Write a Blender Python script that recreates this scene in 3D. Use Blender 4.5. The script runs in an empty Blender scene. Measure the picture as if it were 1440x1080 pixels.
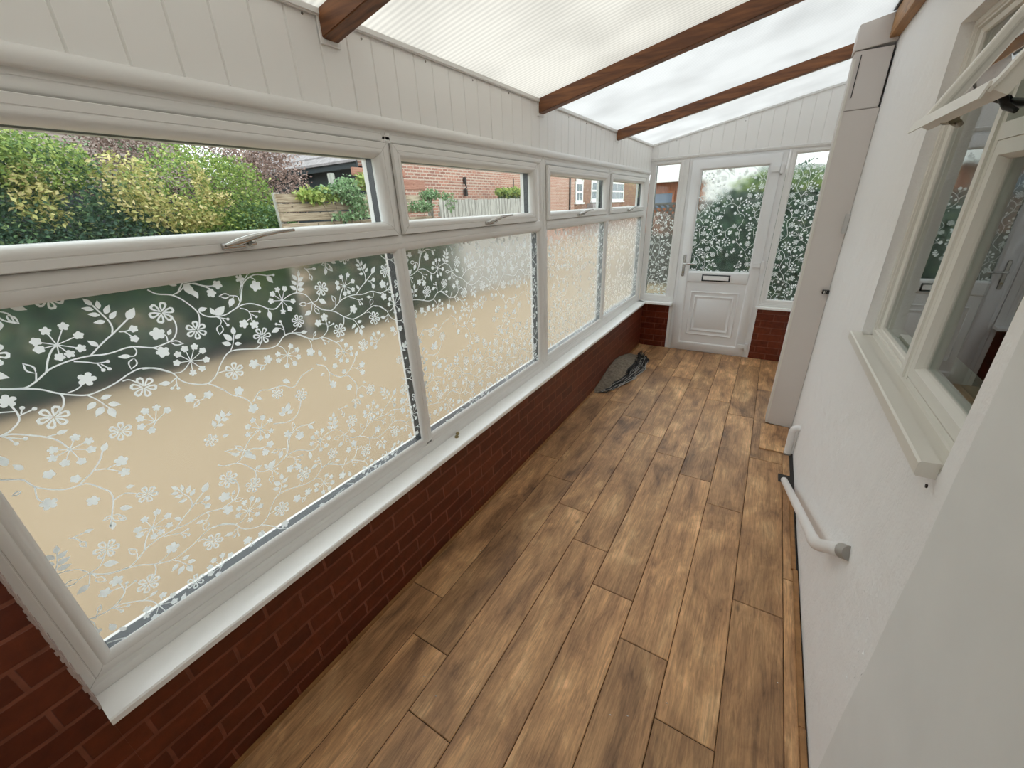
import bpy, math, random, json
import numpy as np
from mathutils import Vector, Matrix
random.seed(7); rng = np.random.default_rng(7)
sc = bpy.context.scene
C = bpy.context.collection

# ------------------------------------------------------------------ camera
cam_d = bpy.data.cameras.new('camera'); cam = bpy.data.objects.new('camera', cam_d); C.objects.link(cam)
R_ = (0.85363096, 0.51927624, -0.04082113); U_ = (-0.17698755, 0.36286741, 0.91487849); F_ = (-0.48988732, 0.77374377, -0.40166029)
cam.matrix_world = Matrix(((R_[0], U_[0], -F_[0], 1.2821), (R_[1], U_[1], -F_[1], 0.0), (R_[2], U_[2], -F_[2], 1.6843), (0, 0, 0, 1)))
cam_d.sensor_fit = 'HORIZONTAL'; cam_d.sensor_width = 36.0; cam_d.lens = 561.5131 / 1440 * 36.0
cam_d.clip_start = 0.02; cam_d.clip_end = 200
sc.camera = cam
# ------------------------------------------------------------------ light, exposure
w = bpy.data.worlds.new('overcast_sky'); sc.world = w; w.use_nodes = True
bg = w.node_tree.nodes['Background']; bg.inputs[0].default_value = (0.91, 0.965, 1.0, 1); bg.inputs[1].default_value = 1.6
sc.view_settings.view_transform = 'Standard'; sc.view_settings.look = 'None'
sc.view_settings.exposure = 0.86; sc.view_settings.gamma = 1.0; sc.view_settings.use_curve_mapping = False
sc.cycles.max_bounces = 14; sc.cycles.transparent_max_bounces = 16; sc.cycles.transmission_bounces = 10
sc.cycles.diffuse_bounces = 6; sc.cycles.glossy_bounces = 5; sc.cycles.sample_clamp_indirect = 8.0
sc.cycles.use_denoising = True; sc.cycles.caustics_reflective = True; sc.cycles.caustics_refractive = True

# ------------------------------------------------------------------ room numbers (metres)
L = 5.094; W = 1.685; ZS = 0.575; ZE = 2.252; SL = 0.198; YC = 3.473; XC = 1.504; Y0 = -0.9
def roof_z(x): return ZE + SL * x

# ------------------------------------------------------------------ materials
def mat(name):
    m = bpy.data.materials.new(name); m.use_nodes = True
    return m, m.node_tree.nodes, m.node_tree.links, m.node_tree.nodes['Principled BSDF']
def simple(name, col, rough=.5, metal=0, bump=0, scale=40, spec=.5, var=0):
    m, n, l, p = mat(name)
    p.inputs['Base Color'].default_value = (*col, 1); p.inputs['Roughness'].default_value = rough
    p.inputs['Metallic'].default_value = metal; p.inputs['Specular IOR Level'].default_value = spec
    tc = n.new('ShaderNodeTexCoord')
    if bump or var:
        t = n.new('ShaderNodeTexNoise'); t.inputs['Scale'].default_value = scale; t.inputs['Detail'].default_value = 5
        l.new(tc.outputs['Object'], t.inputs['Vector'])
        if bump:
            b = n.new('ShaderNodeBump'); b.inputs['Strength'].default_value = bump; b.inputs['Distance'].default_value = .004
            l.new(t.outputs['Fac'], b.inputs['Height']); l.new(b.outputs['Normal'], p.inputs['Normal'])
        if var:
            r = n.new('ShaderNodeValToRGB'); r.color_ramp.elements[0].position = .3; r.color_ramp.elements[1].position = .7
            r.color_ramp.elements[0].color = (*[c * (1 - var) for c in col], 1); r.color_ramp.elements[1].color = (*[min(1, c * (1 + var)) for c in col], 1)
            l.new(t.outputs['Fac'], r.inputs['Fac']); l.new(r.outputs['Color'], p.inputs['Base Color'])
    return m
M = {}
M['upvc'] = simple('white_upvc', (.80, .79, .77), .32, bump=.02, scale=15)
M['upvc_door'] = simple('white_upvc_door', (.82, .82, .82), .3)
M['clad'] = simple('upvc_cladding', (.88, .87, .85), .38, bump=.03, scale=8)
M['sill'] = simple('gloss_sill', (.95, .95, .94), .25, bump=.03, scale=20)
M['gasket'] = simple('black_gasket', (.008, .012, .016), .35)
M['chrome'] = simple('chrome', (.55, .54, .52), .18, metal=1)
M['brass'] = simple('aged_brass', (.35, .28, .14), .3, metal=1)
M['black'] = simple('black_iron', (.01, .01, .01), .4)
M['pipe'] = simple('white_plastic_pipe', (.82, .81, .80), .3)
M['pipe_grey'] = simple('grey_sleeve', (.36, .34, .31), .5)
M['wood_strip'] = simple('pine_strip', (.33, .165, .06), .5, bump=.1, scale=30, var=.2)
M['cream_paint'] = simple('cream_gloss_paint', (.74, .715, .655), .35, bump=.12, scale=22)
M['board_paint'] = simple('painted_board', (.66, .615, .58), .5, bump=.04, scale=18)
M['plaster_grey'] = simple('smooth_plaster', (.78, .78, .76), .75, bump=.12, scale=5, var=.03)
M['screw'] = simple('screw_steel', (.25, .23, .2), .4, metal=.8)

def wall_paint():
    m, n, l, p = mat('white_render')
    p.inputs['Base Color'].default_value = (.88, .87, .86, 1); p.inputs['Roughness'].default_value = .8
    tc = n.new('ShaderNodeTexCoord')
    a = n.new('ShaderNodeTexNoise'); a.inputs['Scale'].default_value = 9; a.inputs['Detail'].default_value = 4
    b = n.new('ShaderNodeTexNoise'); b.inputs['Scale'].default_value = 120; b.inputs['Detail'].default_value = 6
    l.new(tc.outputs['Object'], a.inputs['Vector']); l.new(tc.outputs['Object'], b.inputs['Vector'])
    mx = n.new('ShaderNodeMath'); mx.operation = 'MULTIPLY_ADD'; mx.inputs[1].default_value = .16
    l.new(b.outputs['Fac'], mx.inputs[0]); l.new(a.outputs['Fac'], mx.inputs[2])
    bp = n.new('ShaderNodeBump'); bp.inputs['Strength'].default_value = .8; bp.inputs['Distance'].default_value = .014
    l.new(mx.outputs[0], bp.inputs['Height']); l.new(bp.outputs['Normal'], p.inputs['Normal'])
    return m
M['render'] = wall_paint()

def brick(name, c1, c2, mortar, rough, axis='Y', course=.075, length=.225, msize=.01, bump=.5, dark=None, gloss_bump=0, ms=.1):
    m, n, l, p = mat(name)
    tc = n.new('ShaderNodeTexCoord'); sx = n.new('ShaderNodeSeparateXYZ'); cb = n.new('ShaderNodeCombineXYZ')
    l.new(tc.outputs['Object'], sx.inputs[0]); l.new(sx.outputs[axis], cb.inputs['X']); l.new(sx.outputs['Z'], cb.inputs['Y'])
    br = n.new('ShaderNodeTexBrick'); br.inputs['Scale'].default_value = 1
    br.inputs['Brick Width'].default_value = length; br.inputs['Row Height'].default_value = course
    br.inputs['Mortar Size'].default_value = msize; br.inputs['Mortar Smooth'].default_value = ms; br.inputs['Bias'].default_value = -.1
    br.inputs['Color1'].default_value = (*c1, 1); br.inputs['Color2'].default_value = (*c2, 1); br.inputs['Mortar'].default_value = (*mortar, 1)
    # wobble
    nz = n.new('ShaderNodeTexNoise'); nz.inputs['Scale'].default_value = 6; l.new(tc.outputs['Object'], nz.inputs['Vector'])
    vm = n.new('ShaderNodeVectorMath'); vm.operation = 'MULTIPLY_ADD'; vm.inputs[1].default_value = (.012, .012, 0)
    l.new(nz.outputs['Color'], vm.inputs[0]); l.new(cb.outputs[0], vm.inputs[2]); l.new(vm.outputs[0], br.inputs['Vector'])
    nn = n.new('ShaderNodeTexNoise'); nn.inputs['Scale'].default_value = 30; nn.inputs['Detail'].default_value = 6; l.new(tc.outputs['Object'], nn.inputs['Vector'])
    mr = n.new('ShaderNodeMapRange'); mr.inputs[1].default_value = .3; mr.inputs[2].default_value = .75; mr.inputs[3].default_value = .72; mr.inputs[4].default_value = 1.15
    l.new(nn.outputs['Fac'], mr.inputs[0])
    mu = n.new('ShaderNodeVectorMath'); mu.operation = 'SCALE'; l.new(br.outputs['Color'], mu.inputs[0]); l.new(mr.outputs[0], mu.inputs['Scale'])
    l.new(mu.outputs[0], p.inputs['Base Color']); p.inputs['Roughness'].default_value = rough
    inv = n.new('ShaderNodeMath'); inv.operation = 'MULTIPLY_ADD'; inv.inputs[1].default_value = -1.0; l.new(br.outputs['Fac'], inv.inputs[0])
    sc2 = n.new('ShaderNodeMath'); sc2.operation = 'MULTIPLY'; sc2.inputs[1].default_value = .35; l.new(nn.outputs['Fac'], sc2.inputs[0]); l.new(sc2.outputs[0], inv.inputs[2])
    bp = n.new('ShaderNodeBump'); bp.inputs['Strength'].default_value = bump; bp.inputs['Distance'].default_value = .006
    l.new(inv.outputs[0], bp.inputs['Height']); l.new(bp.outputs['Normal'], p.inputs['Normal'])
    return m
M['brick_in'] = brick('painted_red_brick', (.105, .017, .006), (.17, .034, .011), (.23, .072, .042), .38, 'Y', bump=.55, msize=.006, ms=.3)
M['brick_in_x'] = brick('painted_red_brick_end', (.12, .020, .009), (.17, .032, .013), (.19, .05, .03), .2, 'X', bump=.45, msize=.006, ms=.3)
M['brick_out'] = brick('orange_house_brick', (.50, .24, .17), (.30, .135, .10), (.56, .44, .36), .85, 'Y', bump=.3, msize=.014)
M['brick_out2'] = brick('plain_red_house_brick', (.46, .22, .155), (.38, .17, .115), (.54, .42, .34), .85, 'Y', bump=.2, msize=.014)
M['brick_out3'] = brick('brown_mottled_brick', (.33, .15, .085), (.20, .09, .06), (.33, .24, .18), .85, 'Y', bump=.2)

def timber(name, ca, cb_, axis=(1, 12, 12), rough=.5, knots=True):
    m, n, l, p = mat(name)
    tc = n.new('ShaderNodeTexCoord'); mp = n.new('ShaderNodeMapping'); mp.inputs['Scale'].default_value = axis
    l.new(tc.outputs['Object'], mp.inputs['Vector'])
    t = n.new('ShaderNodeTexNoise'); t.inputs['Scale'].default_value = 4.0; t.inputs['Detail'].default_value = 8; t.inputs['Distortion'].default_value = .6
    l.new(mp.outputs[0], t.inputs['Vector'])
    r = n.new('ShaderNodeValToRGB'); r.color_ramp.elements[0].position = .32; r.color_ramp.elements[1].position = .68
    r.color_ramp.elements[0].color = (*ca, 1); r.color_ramp.elements[1].color = (*cb_, 1)
    l.new(t.outputs['Fac'], r.inputs['Fac']); out = r.outputs['Color']
    if knots:
        v = n.new('ShaderNodeTexVoronoi'); v.inputs['Scale'].default_value = 5; m2 = n.new('ShaderNodeMapping'); m2.inputs['Scale'].default_value = (.7, 1.6, 1.6)
        l.new(tc.outputs['Object'], m2.inputs['Vector']); l.new(m2.outputs[0], v.inputs['Vector'])
        mr = n.new('ShaderNodeMapRange'); mr.inputs[1].default_value = .05; mr.inputs[2].default_value = .14; l.new(v.outputs['Distance'], mr.inputs[0])
        mx = n.new('ShaderNodeMix'); mx.data_type = 'RGBA'; l.new(mr.outputs[0], mx.inputs['Factor']); mx.inputs[6].default_value = (*[c * .35 for c in ca], 1)
        l.new(out, mx.inputs[7]); out = mx.outputs[2]
    l.new(out, p.inputs['Base Color']); p.inputs['Roughness'].default_value = rough
    bp = n.new('ShaderNodeBump'); bp.inputs['Strength'].default_value = .25; bp.inputs['Distance'].default_value = .003
    l.new(t.outputs['Fac'], bp.inputs['Height']); l.new(bp.outputs['Normal'], p.inputs['Normal'])
    return m
M['rafter'] = timber('stained_rafter', (.105, .035, .012), (.27, .105, .034))
M['plate'] = timber('stained_wall_plate', (.26, .12, .035), (.42, .21, .07), (12, 1, 12))
M['sleeper'] = timber('weathered_board', (.24, .17, .11), (.58, .48, .36), (8, 1, 12), .9)
M['sleeper2'] = timber('reddish_board', (.30, .13, .09), (.50, .26, .19), (8, 1, 12), .9)
M['fence'] = timber('grey_fence_board', (.25, .235, .21), (.60, .58, .53), (14, 14, 1), .9, False)
M['shed'] = timber('orange_shed_board', (.20, .065, .03), (.38, .14, .06), (14, 14, 1), .6, False)
M['trellis'] = simple('dark_trellis', (.09, .085, .075), .8)

def floor_mat():
    m, n, l, p = mat('oak_laminate')
    tc = n.new('ShaderNodeTexCoord'); at = n.new('ShaderNodeAttribute'); at.attribute_name = 'plank'
    off = n.new('ShaderNodeVectorMath'); off.operation = 'MULTIPLY_ADD'; off.inputs[1].default_value = (7, 23, 11)
    l.new(at.outputs['Color'], off.inputs[0]); l.new(tc.outputs['Object'], off.inputs[2])
    def noise(scl, s, det, dist=0, rough=.5):
        mp = n.new('ShaderNodeMapping'); mp.inputs['Scale'].default_value = scl; l.new(off.outputs[0], mp.inputs['Vector'])
        t = n.new('ShaderNodeTexNoise'); t.inputs['Scale'].default_value = s; t.inputs['Detail'].default_value = det; t.inputs['Distortion'].default_value = dist
        t.inputs['Roughness'].default_value = rough; l.new(mp.outputs[0], t.inputs['Vector']); return t
    big = noise((1, .42, 1), 7.0, 7, .5, .6)
    r = n.new('ShaderNodeValToRGB'); cr = r.color_ramp
    cr.elements[0].position = .30; cr.elements[0].color = (.21, .108, .052, 1); cr.elements[1].position = .70; cr.elements[1].color = (.88, .55, .28, 1)
    e = cr.elements.new(.42); e.color = (.43, .23, .108, 1); e = cr.elements.new(.56); e.color = (.62, .35, .165, 1)
    l.new(big.outputs['Fac'], r.inputs['Fac'])
    gr = noise((1, .07, 1), 55, 8, 2.2, .68)
    mr = n.new('ShaderNodeMapRange'); mr.inputs[1].default_value = .33; mr.inputs[2].default_value = .62; mr.inputs[3].default_value = .58; mr.inputs[4].default_value = 1.10
    l.new(gr.outputs['Fac'], mr.inputs[0])
    # cathedral rings
    mp = n.new('ShaderNodeMapping'); mp.inputs['Scale'].default_value = (1, .09, 1); l.new(off.outputs[0], mp.inputs['Vector'])
    wv = n.new('ShaderNodeTexWave'); wv.wave_type = 'RINGS'; wv.inputs['Scale'].default_value = 9; wv.inputs['Distortion'].default_value = 9; wv.inputs['Detail'].default_value = 3; wv.inputs['Detail Scale'].default_value = 1.2
    l.new(mp.outputs[0], wv.inputs['Vector'])
    mw = n.new('ShaderNodeMapRange'); mw.inputs[3].default_value = .86; mw.inputs[4].default_value = 1.07; l.new(wv.outputs['Fac'], mw.inputs[0])
    mul = n.new('ShaderNodeMath'); mul.operation = 'MULTIPLY'; l.new(mr.outputs[0], mul.inputs[0]); l.new(mw.outputs[0], mul.inputs[1])
    # per plank tone
    sr = n.new('ShaderNodeSeparateColor'); l.new(at.outputs['Color'], sr.inputs[0])
    mt = n.new('ShaderNodeMapRange'); mt.inputs[3].default_value = .84; mt.inputs[4].default_value = 1.14; l.new(sr.outputs[1], mt.inputs[0])
    mul2 = n.new('ShaderNodeMath'); mul2.operation = 'MULTIPLY'; l.new(mul.outputs[0], mul2.inputs[0]); l.new(mt.outputs[0], mul2.inputs[1])
    sc3 = n.new('ShaderNodeVectorMath'); sc3.operation = 'SCALE'; l.new(r.outputs['Color'], sc3.inputs[0]); l.new(mul2.outputs[0], sc3.inputs['Scale'])
    # knots
    mk = n.new('ShaderNodeMapping'); mk.inputs['Scale'].default_value = (1.6, .9, 1); l.new(off.outputs[0], mk.inputs['Vector'])
    v = n.new('ShaderNodeTexVoronoi'); v.inputs['Scale'].default_value = 2.6; l.new(mk.outputs[0], v.inputs['Vector'])
    kr = n.new('ShaderNodeMapRange'); kr.inputs[1].default_value = .015; kr.inputs[2].default_value = .06; kr.inputs[3].default_value = .45; kr.inputs[4].default_value = 1; l.new(v.outputs['Distance'], kr.inputs[0])
    sc4 = n.new('ShaderNodeVectorMath'); sc4.operation = 'SCALE'; l.new(sc3.outputs[0], sc4.inputs[0]); l.new(kr.outputs[0], sc4.inputs['Scale'])
    l.new(sc4.outputs[0], p.inputs['Base Color'])
    rr = n.new('ShaderNodeMapRange'); rr.inputs[3].default_value = .5; rr.inputs[4].default_value = .34; l.new(gr.outputs['Fac'], rr.inputs[0]); l.new(rr.outputs[0], p.inputs['Roughness'])
    bp = n.new('ShaderNodeBump'); bp.inputs['Strength'].default_value = .15; bp.inputs['Distance'].default_value = .002
    l.new(mul.outputs[0], bp.inputs['Height']); l.new(bp.outputs['Normal'], p.inputs['Normal'])
    return m
M['floor'] = floor_mat()

def front_only(n, l, k0):
    # a pane reflects where light meets it from the air, not a second time on the way out
    g = n.new('ShaderNodeNewGeometry'); k = n.new('ShaderNodeMath'); k.operation = 'MULTIPLY_ADD'; k.inputs[1].default_value = -1; k.inputs[2].default_value = 1
    l.new(g.outputs['Backfacing'], k.inputs[0]); m = n.new('ShaderNodeMath'); m.operation = 'MULTIPLY'; l.new(k.outputs[0], m.inputs[0]); l.new(k0.outputs[0], m.inputs[1]); return m
def clear_glass(name='clear_pane', tint=(.93, .97, .96), refl=1.0):
    m, n, l, p = mat(name); n.remove(p); out = n['Material Output']
    fr = n.new('ShaderNodeFresnel'); fr.inputs['IOR'].default_value = 1.5
    k0 = n.new('ShaderNodeMath'); k0.operation = 'MULTIPLY'; k0.use_clamp = True; k0.inputs[1].default_value = refl; l.new(fr.outputs[0], k0.inputs[0])
    k = front_only(n, l, k0)
    tr = n.new('ShaderNodeBsdfTransparent'); tr.inputs[0].default_value = (*tint, 1)
    gl = n.new('ShaderNodeBsdfGlossy'); gl.inputs['Roughness'].default_value = .0
    mx = n.new('ShaderNodeMixShader'); l.new(k.outputs[0], mx.inputs[0]); l.new(tr.outputs[0], mx.inputs[1]); l.new(gl.outputs[0], mx.inputs[2])
    l.new(mx.outputs[0], out.inputs[0]); return m
M['glass'] = clear_glass('clear_pane', (.95, .98, .97), 1.0)
M['glass_house'] = clear_glass('house_pane', (.78, .85, .82), 1.9)

def frost(name, rough=.135, milk=.02):
    m, n, l, p = mat(name); n.remove(p); out = n['Material Output']
    rf = n.new('ShaderNodeBsdfRefraction'); rf.inputs['IOR'].default_value = 1.35; rf.inputs['Roughness'].default_value = rough; rf.inputs['Color'].default_value = (.97, .98, .97, 1)
    tl = n.new('ShaderNodeBsdfTranslucent'); tl.inputs[0].default_value = (.84, .91, .90, 1)
    lw = n.new('ShaderNodeLayerWeight'); lw.inputs['Blend'].default_value = .5   # at a slant light crosses more of the frosted layer
    mk = n.new('ShaderNodeMapRange'); mk.interpolation_type = 'SMOOTHSTEP'; mk.inputs[1].default_value = .38; mk.inputs[2].default_value = .85; mk.inputs[3].default_value = milk; mk.inputs[4].default_value = .42
    l.new(lw.outputs['Facing'], mk.inputs[0])
    mx = n.new('ShaderNodeMixShader'); l.new(mk.outputs[0], mx.inputs[0]); l.new(rf.outputs[0], mx.inputs[1]); l.new(tl.outputs[0], mx.inputs[2])
    gl = n.new('ShaderNodeBsdfGlossy'); gl.inputs['Roughness'].default_value = .12
    fr = n.new('ShaderNodeFresnel'); fr.inputs['IOR'].default_value = 1.3
    k0 = n.new('ShaderNodeMath'); k0.operation = 'MULTIPLY'; k0.inputs[1].default_value = .22; l.new(fr.outputs[0], k0.inputs[0])
    k = front_only(n, l, k0)
    m3 = n.new('ShaderNodeMixShader'); l.new(k.outputs[0], m3.inputs[0]); l.new(mx.outputs[0], m3.inputs[1]); l.new(gl.outputs[0], m3.inputs[2])
    l.new(m3.outputs[0], out.inputs[0]); return m
M['frost'] = frost('frosted_film')
def white_print():
    m, n, l, p = mat('white_film_print'); n.remove(p); out = n['Material Output']
    d = n.new('ShaderNodeBsdfDiffuse'); d.inputs[0].default_value = (.95, .96, .95, 1)
    t = n.new('ShaderNodeBsdfTranslucent'); t.inputs[0].default_value = (.90, .95, .96, 1)
    mx = n.new('ShaderNodeMixShader'); mx.inputs[0].default_value = .62; l.new(d.outputs[0], mx.inputs[1]); l.new(t.outputs[0], mx.inputs[2])
    l.new(mx.outputs[0], out.inputs[0]); return m
M['print'] = white_print()

def roof_mat(name, tone, stripe):
    m, n, l, p = mat(name); n.remove(p); out = n['Material Output']
    tc = n.new('ShaderNodeTexCoord'); wv = n.new('ShaderNodeTexWave'); wv.bands_direction = 'Y'; wv.inputs['Scale'].default_value = 2 * math.pi / 20 / .0125 / 2
    wv.wave_profile = 'SIN'
    l.new(tc.outputs['Object'], wv.inputs['Vector'])
    dn = n.new('ShaderNodeTexNoise'); dn.inputs['Scale'].default_value = 3; dn.inputs['Detail'].default_value = 6; l.new(tc.outputs['Object'], dn.inputs['Vector'])
    mr = n.new('ShaderNodeMapRange'); mr.inputs[3].default_value = 1 - stripe; mr.inputs[4].default_value = 1; l.new(wv.outputs['Fac'], mr.inputs[0])
    md = n.new('ShaderNodeMapRange'); md.inputs[1].default_value = .3; md.inputs[2].default_value = .6; md.inputs[3].default_value = .88; md.inputs[4].default_value = 1; l.new(dn.outputs['Fac'], md.inputs[0])
    mm = n.new('ShaderNodeMath'); mm.operation = 'MULTIPLY'; l.new(mr.outputs[0], mm.inputs[0]); l.new(md.outputs[0], mm.inputs[1])
    s = n.new('ShaderNodeVectorMath'); s.operation = 'SCALE'; s.inputs[0].default_value = tone; l.new(mm.outputs[0], s.inputs['Scale'])
    t = n.new('ShaderNodeBsdfTranslucent'); l.new(s.outputs[0], t.inputs[0])
    d = n.new('ShaderNodeBsdfDiffuse'); d.inputs[0].default_value = (.8, .8, .78, 1)
    mx = n.new('ShaderNodeMixShader'); mx.inputs[0].default_value = .88; l.new(d.outputs[0], mx.inputs[1]); l.new(t.outputs[0], mx.inputs[2])
    l.new(mx.outputs[0], out.inputs[0]); return m
M['roof_ribbed'] = roof_mat('ribbed_polycarbonate', (.775, .75, .705), .20)
M['roof_smooth'] = roof_mat('opal_polycarbonate', (.735, .735, .725), .07)

def attr_ramp(name, stops, rough=.6, trans=.25):
    m, n, l, p = mat(name)
    at = n.new('ShaderNodeAttribute'); at.attribute_name = 'tone'
    r = n.new('ShaderNodeValToRGB'); cr = r.color_ramp
    while len(cr.elements) > 1: cr.elements.remove(cr.elements[0])
    cr.elements[0].position = stops[0][0]; cr.elements[0].color = (*stops[0][1], 1)
    for s, c in stops[1:]: e = cr.elements.new(s); e.color = (*c, 1)
    l.new(at.outputs['Fac'], r.inputs['Fac']); l.new(r.outputs['Color'], p.inputs['Base Color']); p.inputs['Roughness'].default_value = rough
    out = n['Material Output']; t = n.new('ShaderNodeBsdfTranslucent'); l.new(r.outputs['Color'], t.inputs[0])
    mx = n.new('ShaderNodeMixShader'); mx.inputs[0].default_value = trans; l.new(p.outputs[0], mx.inputs[1]); l.new(t.outputs[0], mx.inputs[2]); l.new(mx.outputs[0], out.inputs[0])
    return m
M['leaf_dark'] = attr_ramp('dark_variegated_leaf', [(0, (.035, .085, .055)), (.35, (.07, .15, .085)), (.6, (.15, .26, .11)), (.82, (.36, .44, .18)), (1, (.62, .56, .28))])
M['leaf_lime'] = attr_ramp('bright_green_leaf', [(0, (.09, .17, .045)), (.5, (.26, .36, .08)), (1, (.60, .64, .22))])
M['leaf_gold'] = attr_ramp('golden_leaf', [(0, (.16, .22, .06)), (.5, (.48, .46, .16)), (1, (.80, .66, .36))])
M['leaf_pink'] = attr_ramp('dry_pink_leaf', [(0, (.16, .10, .08)), (.5, (.42, .29, .25)), (1, (.72, .56, .50))])
M['leaf_mid'] = attr_ramp('mid_green_leaf', [(0, (.07, .15, .06)), (.6, (.22, .36, .16)), (1, (.55, .66, .45))])
M['twig'] = simple('twig', (.10, .07, .05), .9)
M['ground'] = simple('sandy_gravel', (.295, .220, .138), .95, bump=.4, scale=60, var=.12)
M['tile_brown'] = simple('brown_roof_tile', (.20, .155, .13), .85, var=.25, scale=20)
M['tile_grey'] = simple('grey_roof_tile', (.30, .27, .27), .85, var=.2, scale=12)
M['dark_wall'] = simple('dark_stained_wall', (.02, .03, .035), .7)
M['white_out'] = simple('white_outdoor_paint', (.80, .80, .78), .5)
M['pale_render'] = simple('pale_render', (.62, .64, .60), .9, var=.06)
M['dark_glass'] = simple('dark_window_glass', (.03, .05, .06), .1)
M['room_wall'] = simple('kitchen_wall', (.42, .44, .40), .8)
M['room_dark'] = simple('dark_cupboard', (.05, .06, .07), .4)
M['brown_ground'] = simple('brown_grey_ground', (.10, .082, .062), .95, bump=.5, scale=25, var=.25)
M['leaf_deep'] = attr_ramp('deep_green_leaf', [(0, (.02, .05, .035)), (.6, (.05, .11, .065)), (1, (.12, .20, .11))])  # very dark green, used to darken low and inner foliage
M['hair'] = simple('black_mat_pile', (.012, .012, .014), .6)
M['cloth_grey'] = simple('grey_mat_back', (.20, .165, .125), .95, bump=.8, scale=40, var=.35)

# ------------------------------------------------------------------ mesh builder
class MB:
    def __init__(s): s.v = []; s.f = []; s.sm = False
    def quad(s, *p):
        b = len(s.v); s.v += [tuple(q) for q in p]; s.f.append(tuple(range(b, b + len(p))))
    def box(s, x0, x1, y0, y1, z0, z1):
        if x0 > x1: x0, x1 = x1, x0
        if y0 > y1: y0, y1 = y1, y0
        b = len(s.v)
        s.v += [(x0, y0, z0), (x1, y0, z0), (x1, y1, z0), (x0, y1, z0), (x0, y0, z1), (x1, y0, z1), (x1, y1, z1), (x0, y1, z1)]
        s.f += [tuple(b + i for i in q) for q in ((0, 3, 2, 1), (4, 5, 6, 7), (0, 1, 5, 4), (1, 2, 6, 5), (2, 3, 7, 6), (3, 0, 4, 7))]; return s
    def hexa(s, p):  # 8 points bottom 4, top 4
        b = len(s.v); s.v += [tuple(q) for q in p]
        s.f += [tuple(b + i for i in q) for q in ((0, 3, 2, 1), (4, 5, 6, 7), (0, 1, 5, 4), (1, 2, 6, 5), (2, 3, 7, 6), (3, 0, 4, 7))]; return s
    def ring(s, T, u0, u1, v0, v1, prof):
        """mitred frame: prof = closed list of (inset, n)."""
        b = len(s.v); k = len(prof)
        for (d, n) in prof:
            for (u, v) in ((u0 + d, v0 + d), (u1 - d, v0 + d), (u1 - d, v1 - d), (u0 + d, v1 - d)): s.v.append(T(u, v, n))
        for i in range(k):
            j = (i + 1) % k
            for c in range(4):
                e = (c + 1) % 4; s.f.append((b + i * 4 + c, b + i * 4 + e, b + j * 4 + e, b + j * 4 + c))
        return s
    def bar(s, T, a0, a1, c, prof, vert):
        """bar along u (vert=False) or v (vert=True); prof = closed list of (offset from centre line c, n)."""
        b = len(s.v); k = len(prof)
        for a in (a0, a1):
            for (d, n) in prof: s.v.append(T(c + d, a, n) if vert else T(a, c + d, n))
        for i in range(k):
            j = (i + 1) % k; s.f.append((b + i, b + j, b + k + j, b + k + i))
        s.f.append(tuple(b + i for i in range(k))); s.f.append(tuple(b + k + i for i in reversed(range(k)))); return s
    def tube(s, pts, r, n=12, caps=True):
        pts = [Vector(p) for p in pts]; b = len(s.v); rr = r if isinstance(r, (list, tuple)) else [r] * len(pts); prev = None
        for i, p in enumerate(pts):
            d = (pts[min(i + 1, len(pts) - 1)] - pts[max(i - 1, 0)]).normalized()
            a = prev - d * prev.dot(d) if prev is not None else d.cross(Vector((0, 0, 1)) if abs(d.z) < .9 else Vector((1, 0, 0)))
            a.normalize(); prev = a; c = d.cross(a)
            for k in range(n):
                t = 2 * math.pi * k / n; s.v.append(tuple(p + (a * math.cos(t) + c * math.sin(t)) * rr[i]))
        for i in range(len(pts) - 1):
            for k in range(n):
                e = (k + 1) % n; s.f.append((b + i * n + k, b + i * n + e, b + (i + 1) * n + e, b + (i + 1) * n + k))
        if caps:
            s.f.append(tuple(b + k for k in reversed(range(n)))); s.f.append(tuple(b + (len(pts) - 1) * n + k for k in range(n)))
        s.sm = True; return s
    def build(s, name, m, parent=None, smooth=None, bevel=0, fix=True):
        me = bpy.data.meshes.new(name); me.from_pydata(s.v, [], s.f); me.update()
        if fix:
            import bmesh
            bm = bmesh.new(); bm.from_mesh(me)
            if bevel: bmesh.ops.remove_doubles(bm, verts=bm.verts, dist=1e-5)
            bmesh.ops.recalc_face_normals(bm, faces=bm.faces)
            if bevel: bmesh.ops.bevel(bm, geom=[e for e in bm.edges if len(e.link_faces) == 2 and e.calc_face_angle(0) > .6], offset=bevel, segments=2, affect='EDGES', clamp_overlap=True)
            bm.to_mesh(me); bm.free()
        if smooth or (smooth is None and s.sm):
            me.shade_smooth()
            me.polygons.foreach_set('use_smooth', [True] * len(me.polygons))
            try: me.set_sharp_from_angle(angle=math.radians(50))
            except Exception: pass
        me.materials.append(m if not isinstance(m, str) else M[m])
        o = bpy.data.objects.new(name, me); C.objects.link(o)
        if parent is not None:
            o.parent = parent
        return o
def tag(o, label=None, cat=None, group=None, kind=None):
    for k, v in (('label', label), ('category', cat), ('group', group), ('kind', kind)):
        if v: o[k] = v
    return o
def empty(name, loc=(0, 0, 0)):
    """Empty at a thing's base; children carry world coordinates through a shifted mesh."""
    o = bpy.data.objects.new(name, None); o.location = loc; o.empty_display_size = .1; C.objects.link(o); return o
def anchor(root):
    """children were modelled in world coordinates: cancel the Empty's offset."""
    bpy.context.view_layer.update()
    for ch in root.children: ch.matrix_parent_inverse = Matrix.Translation(-root.location)
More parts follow.
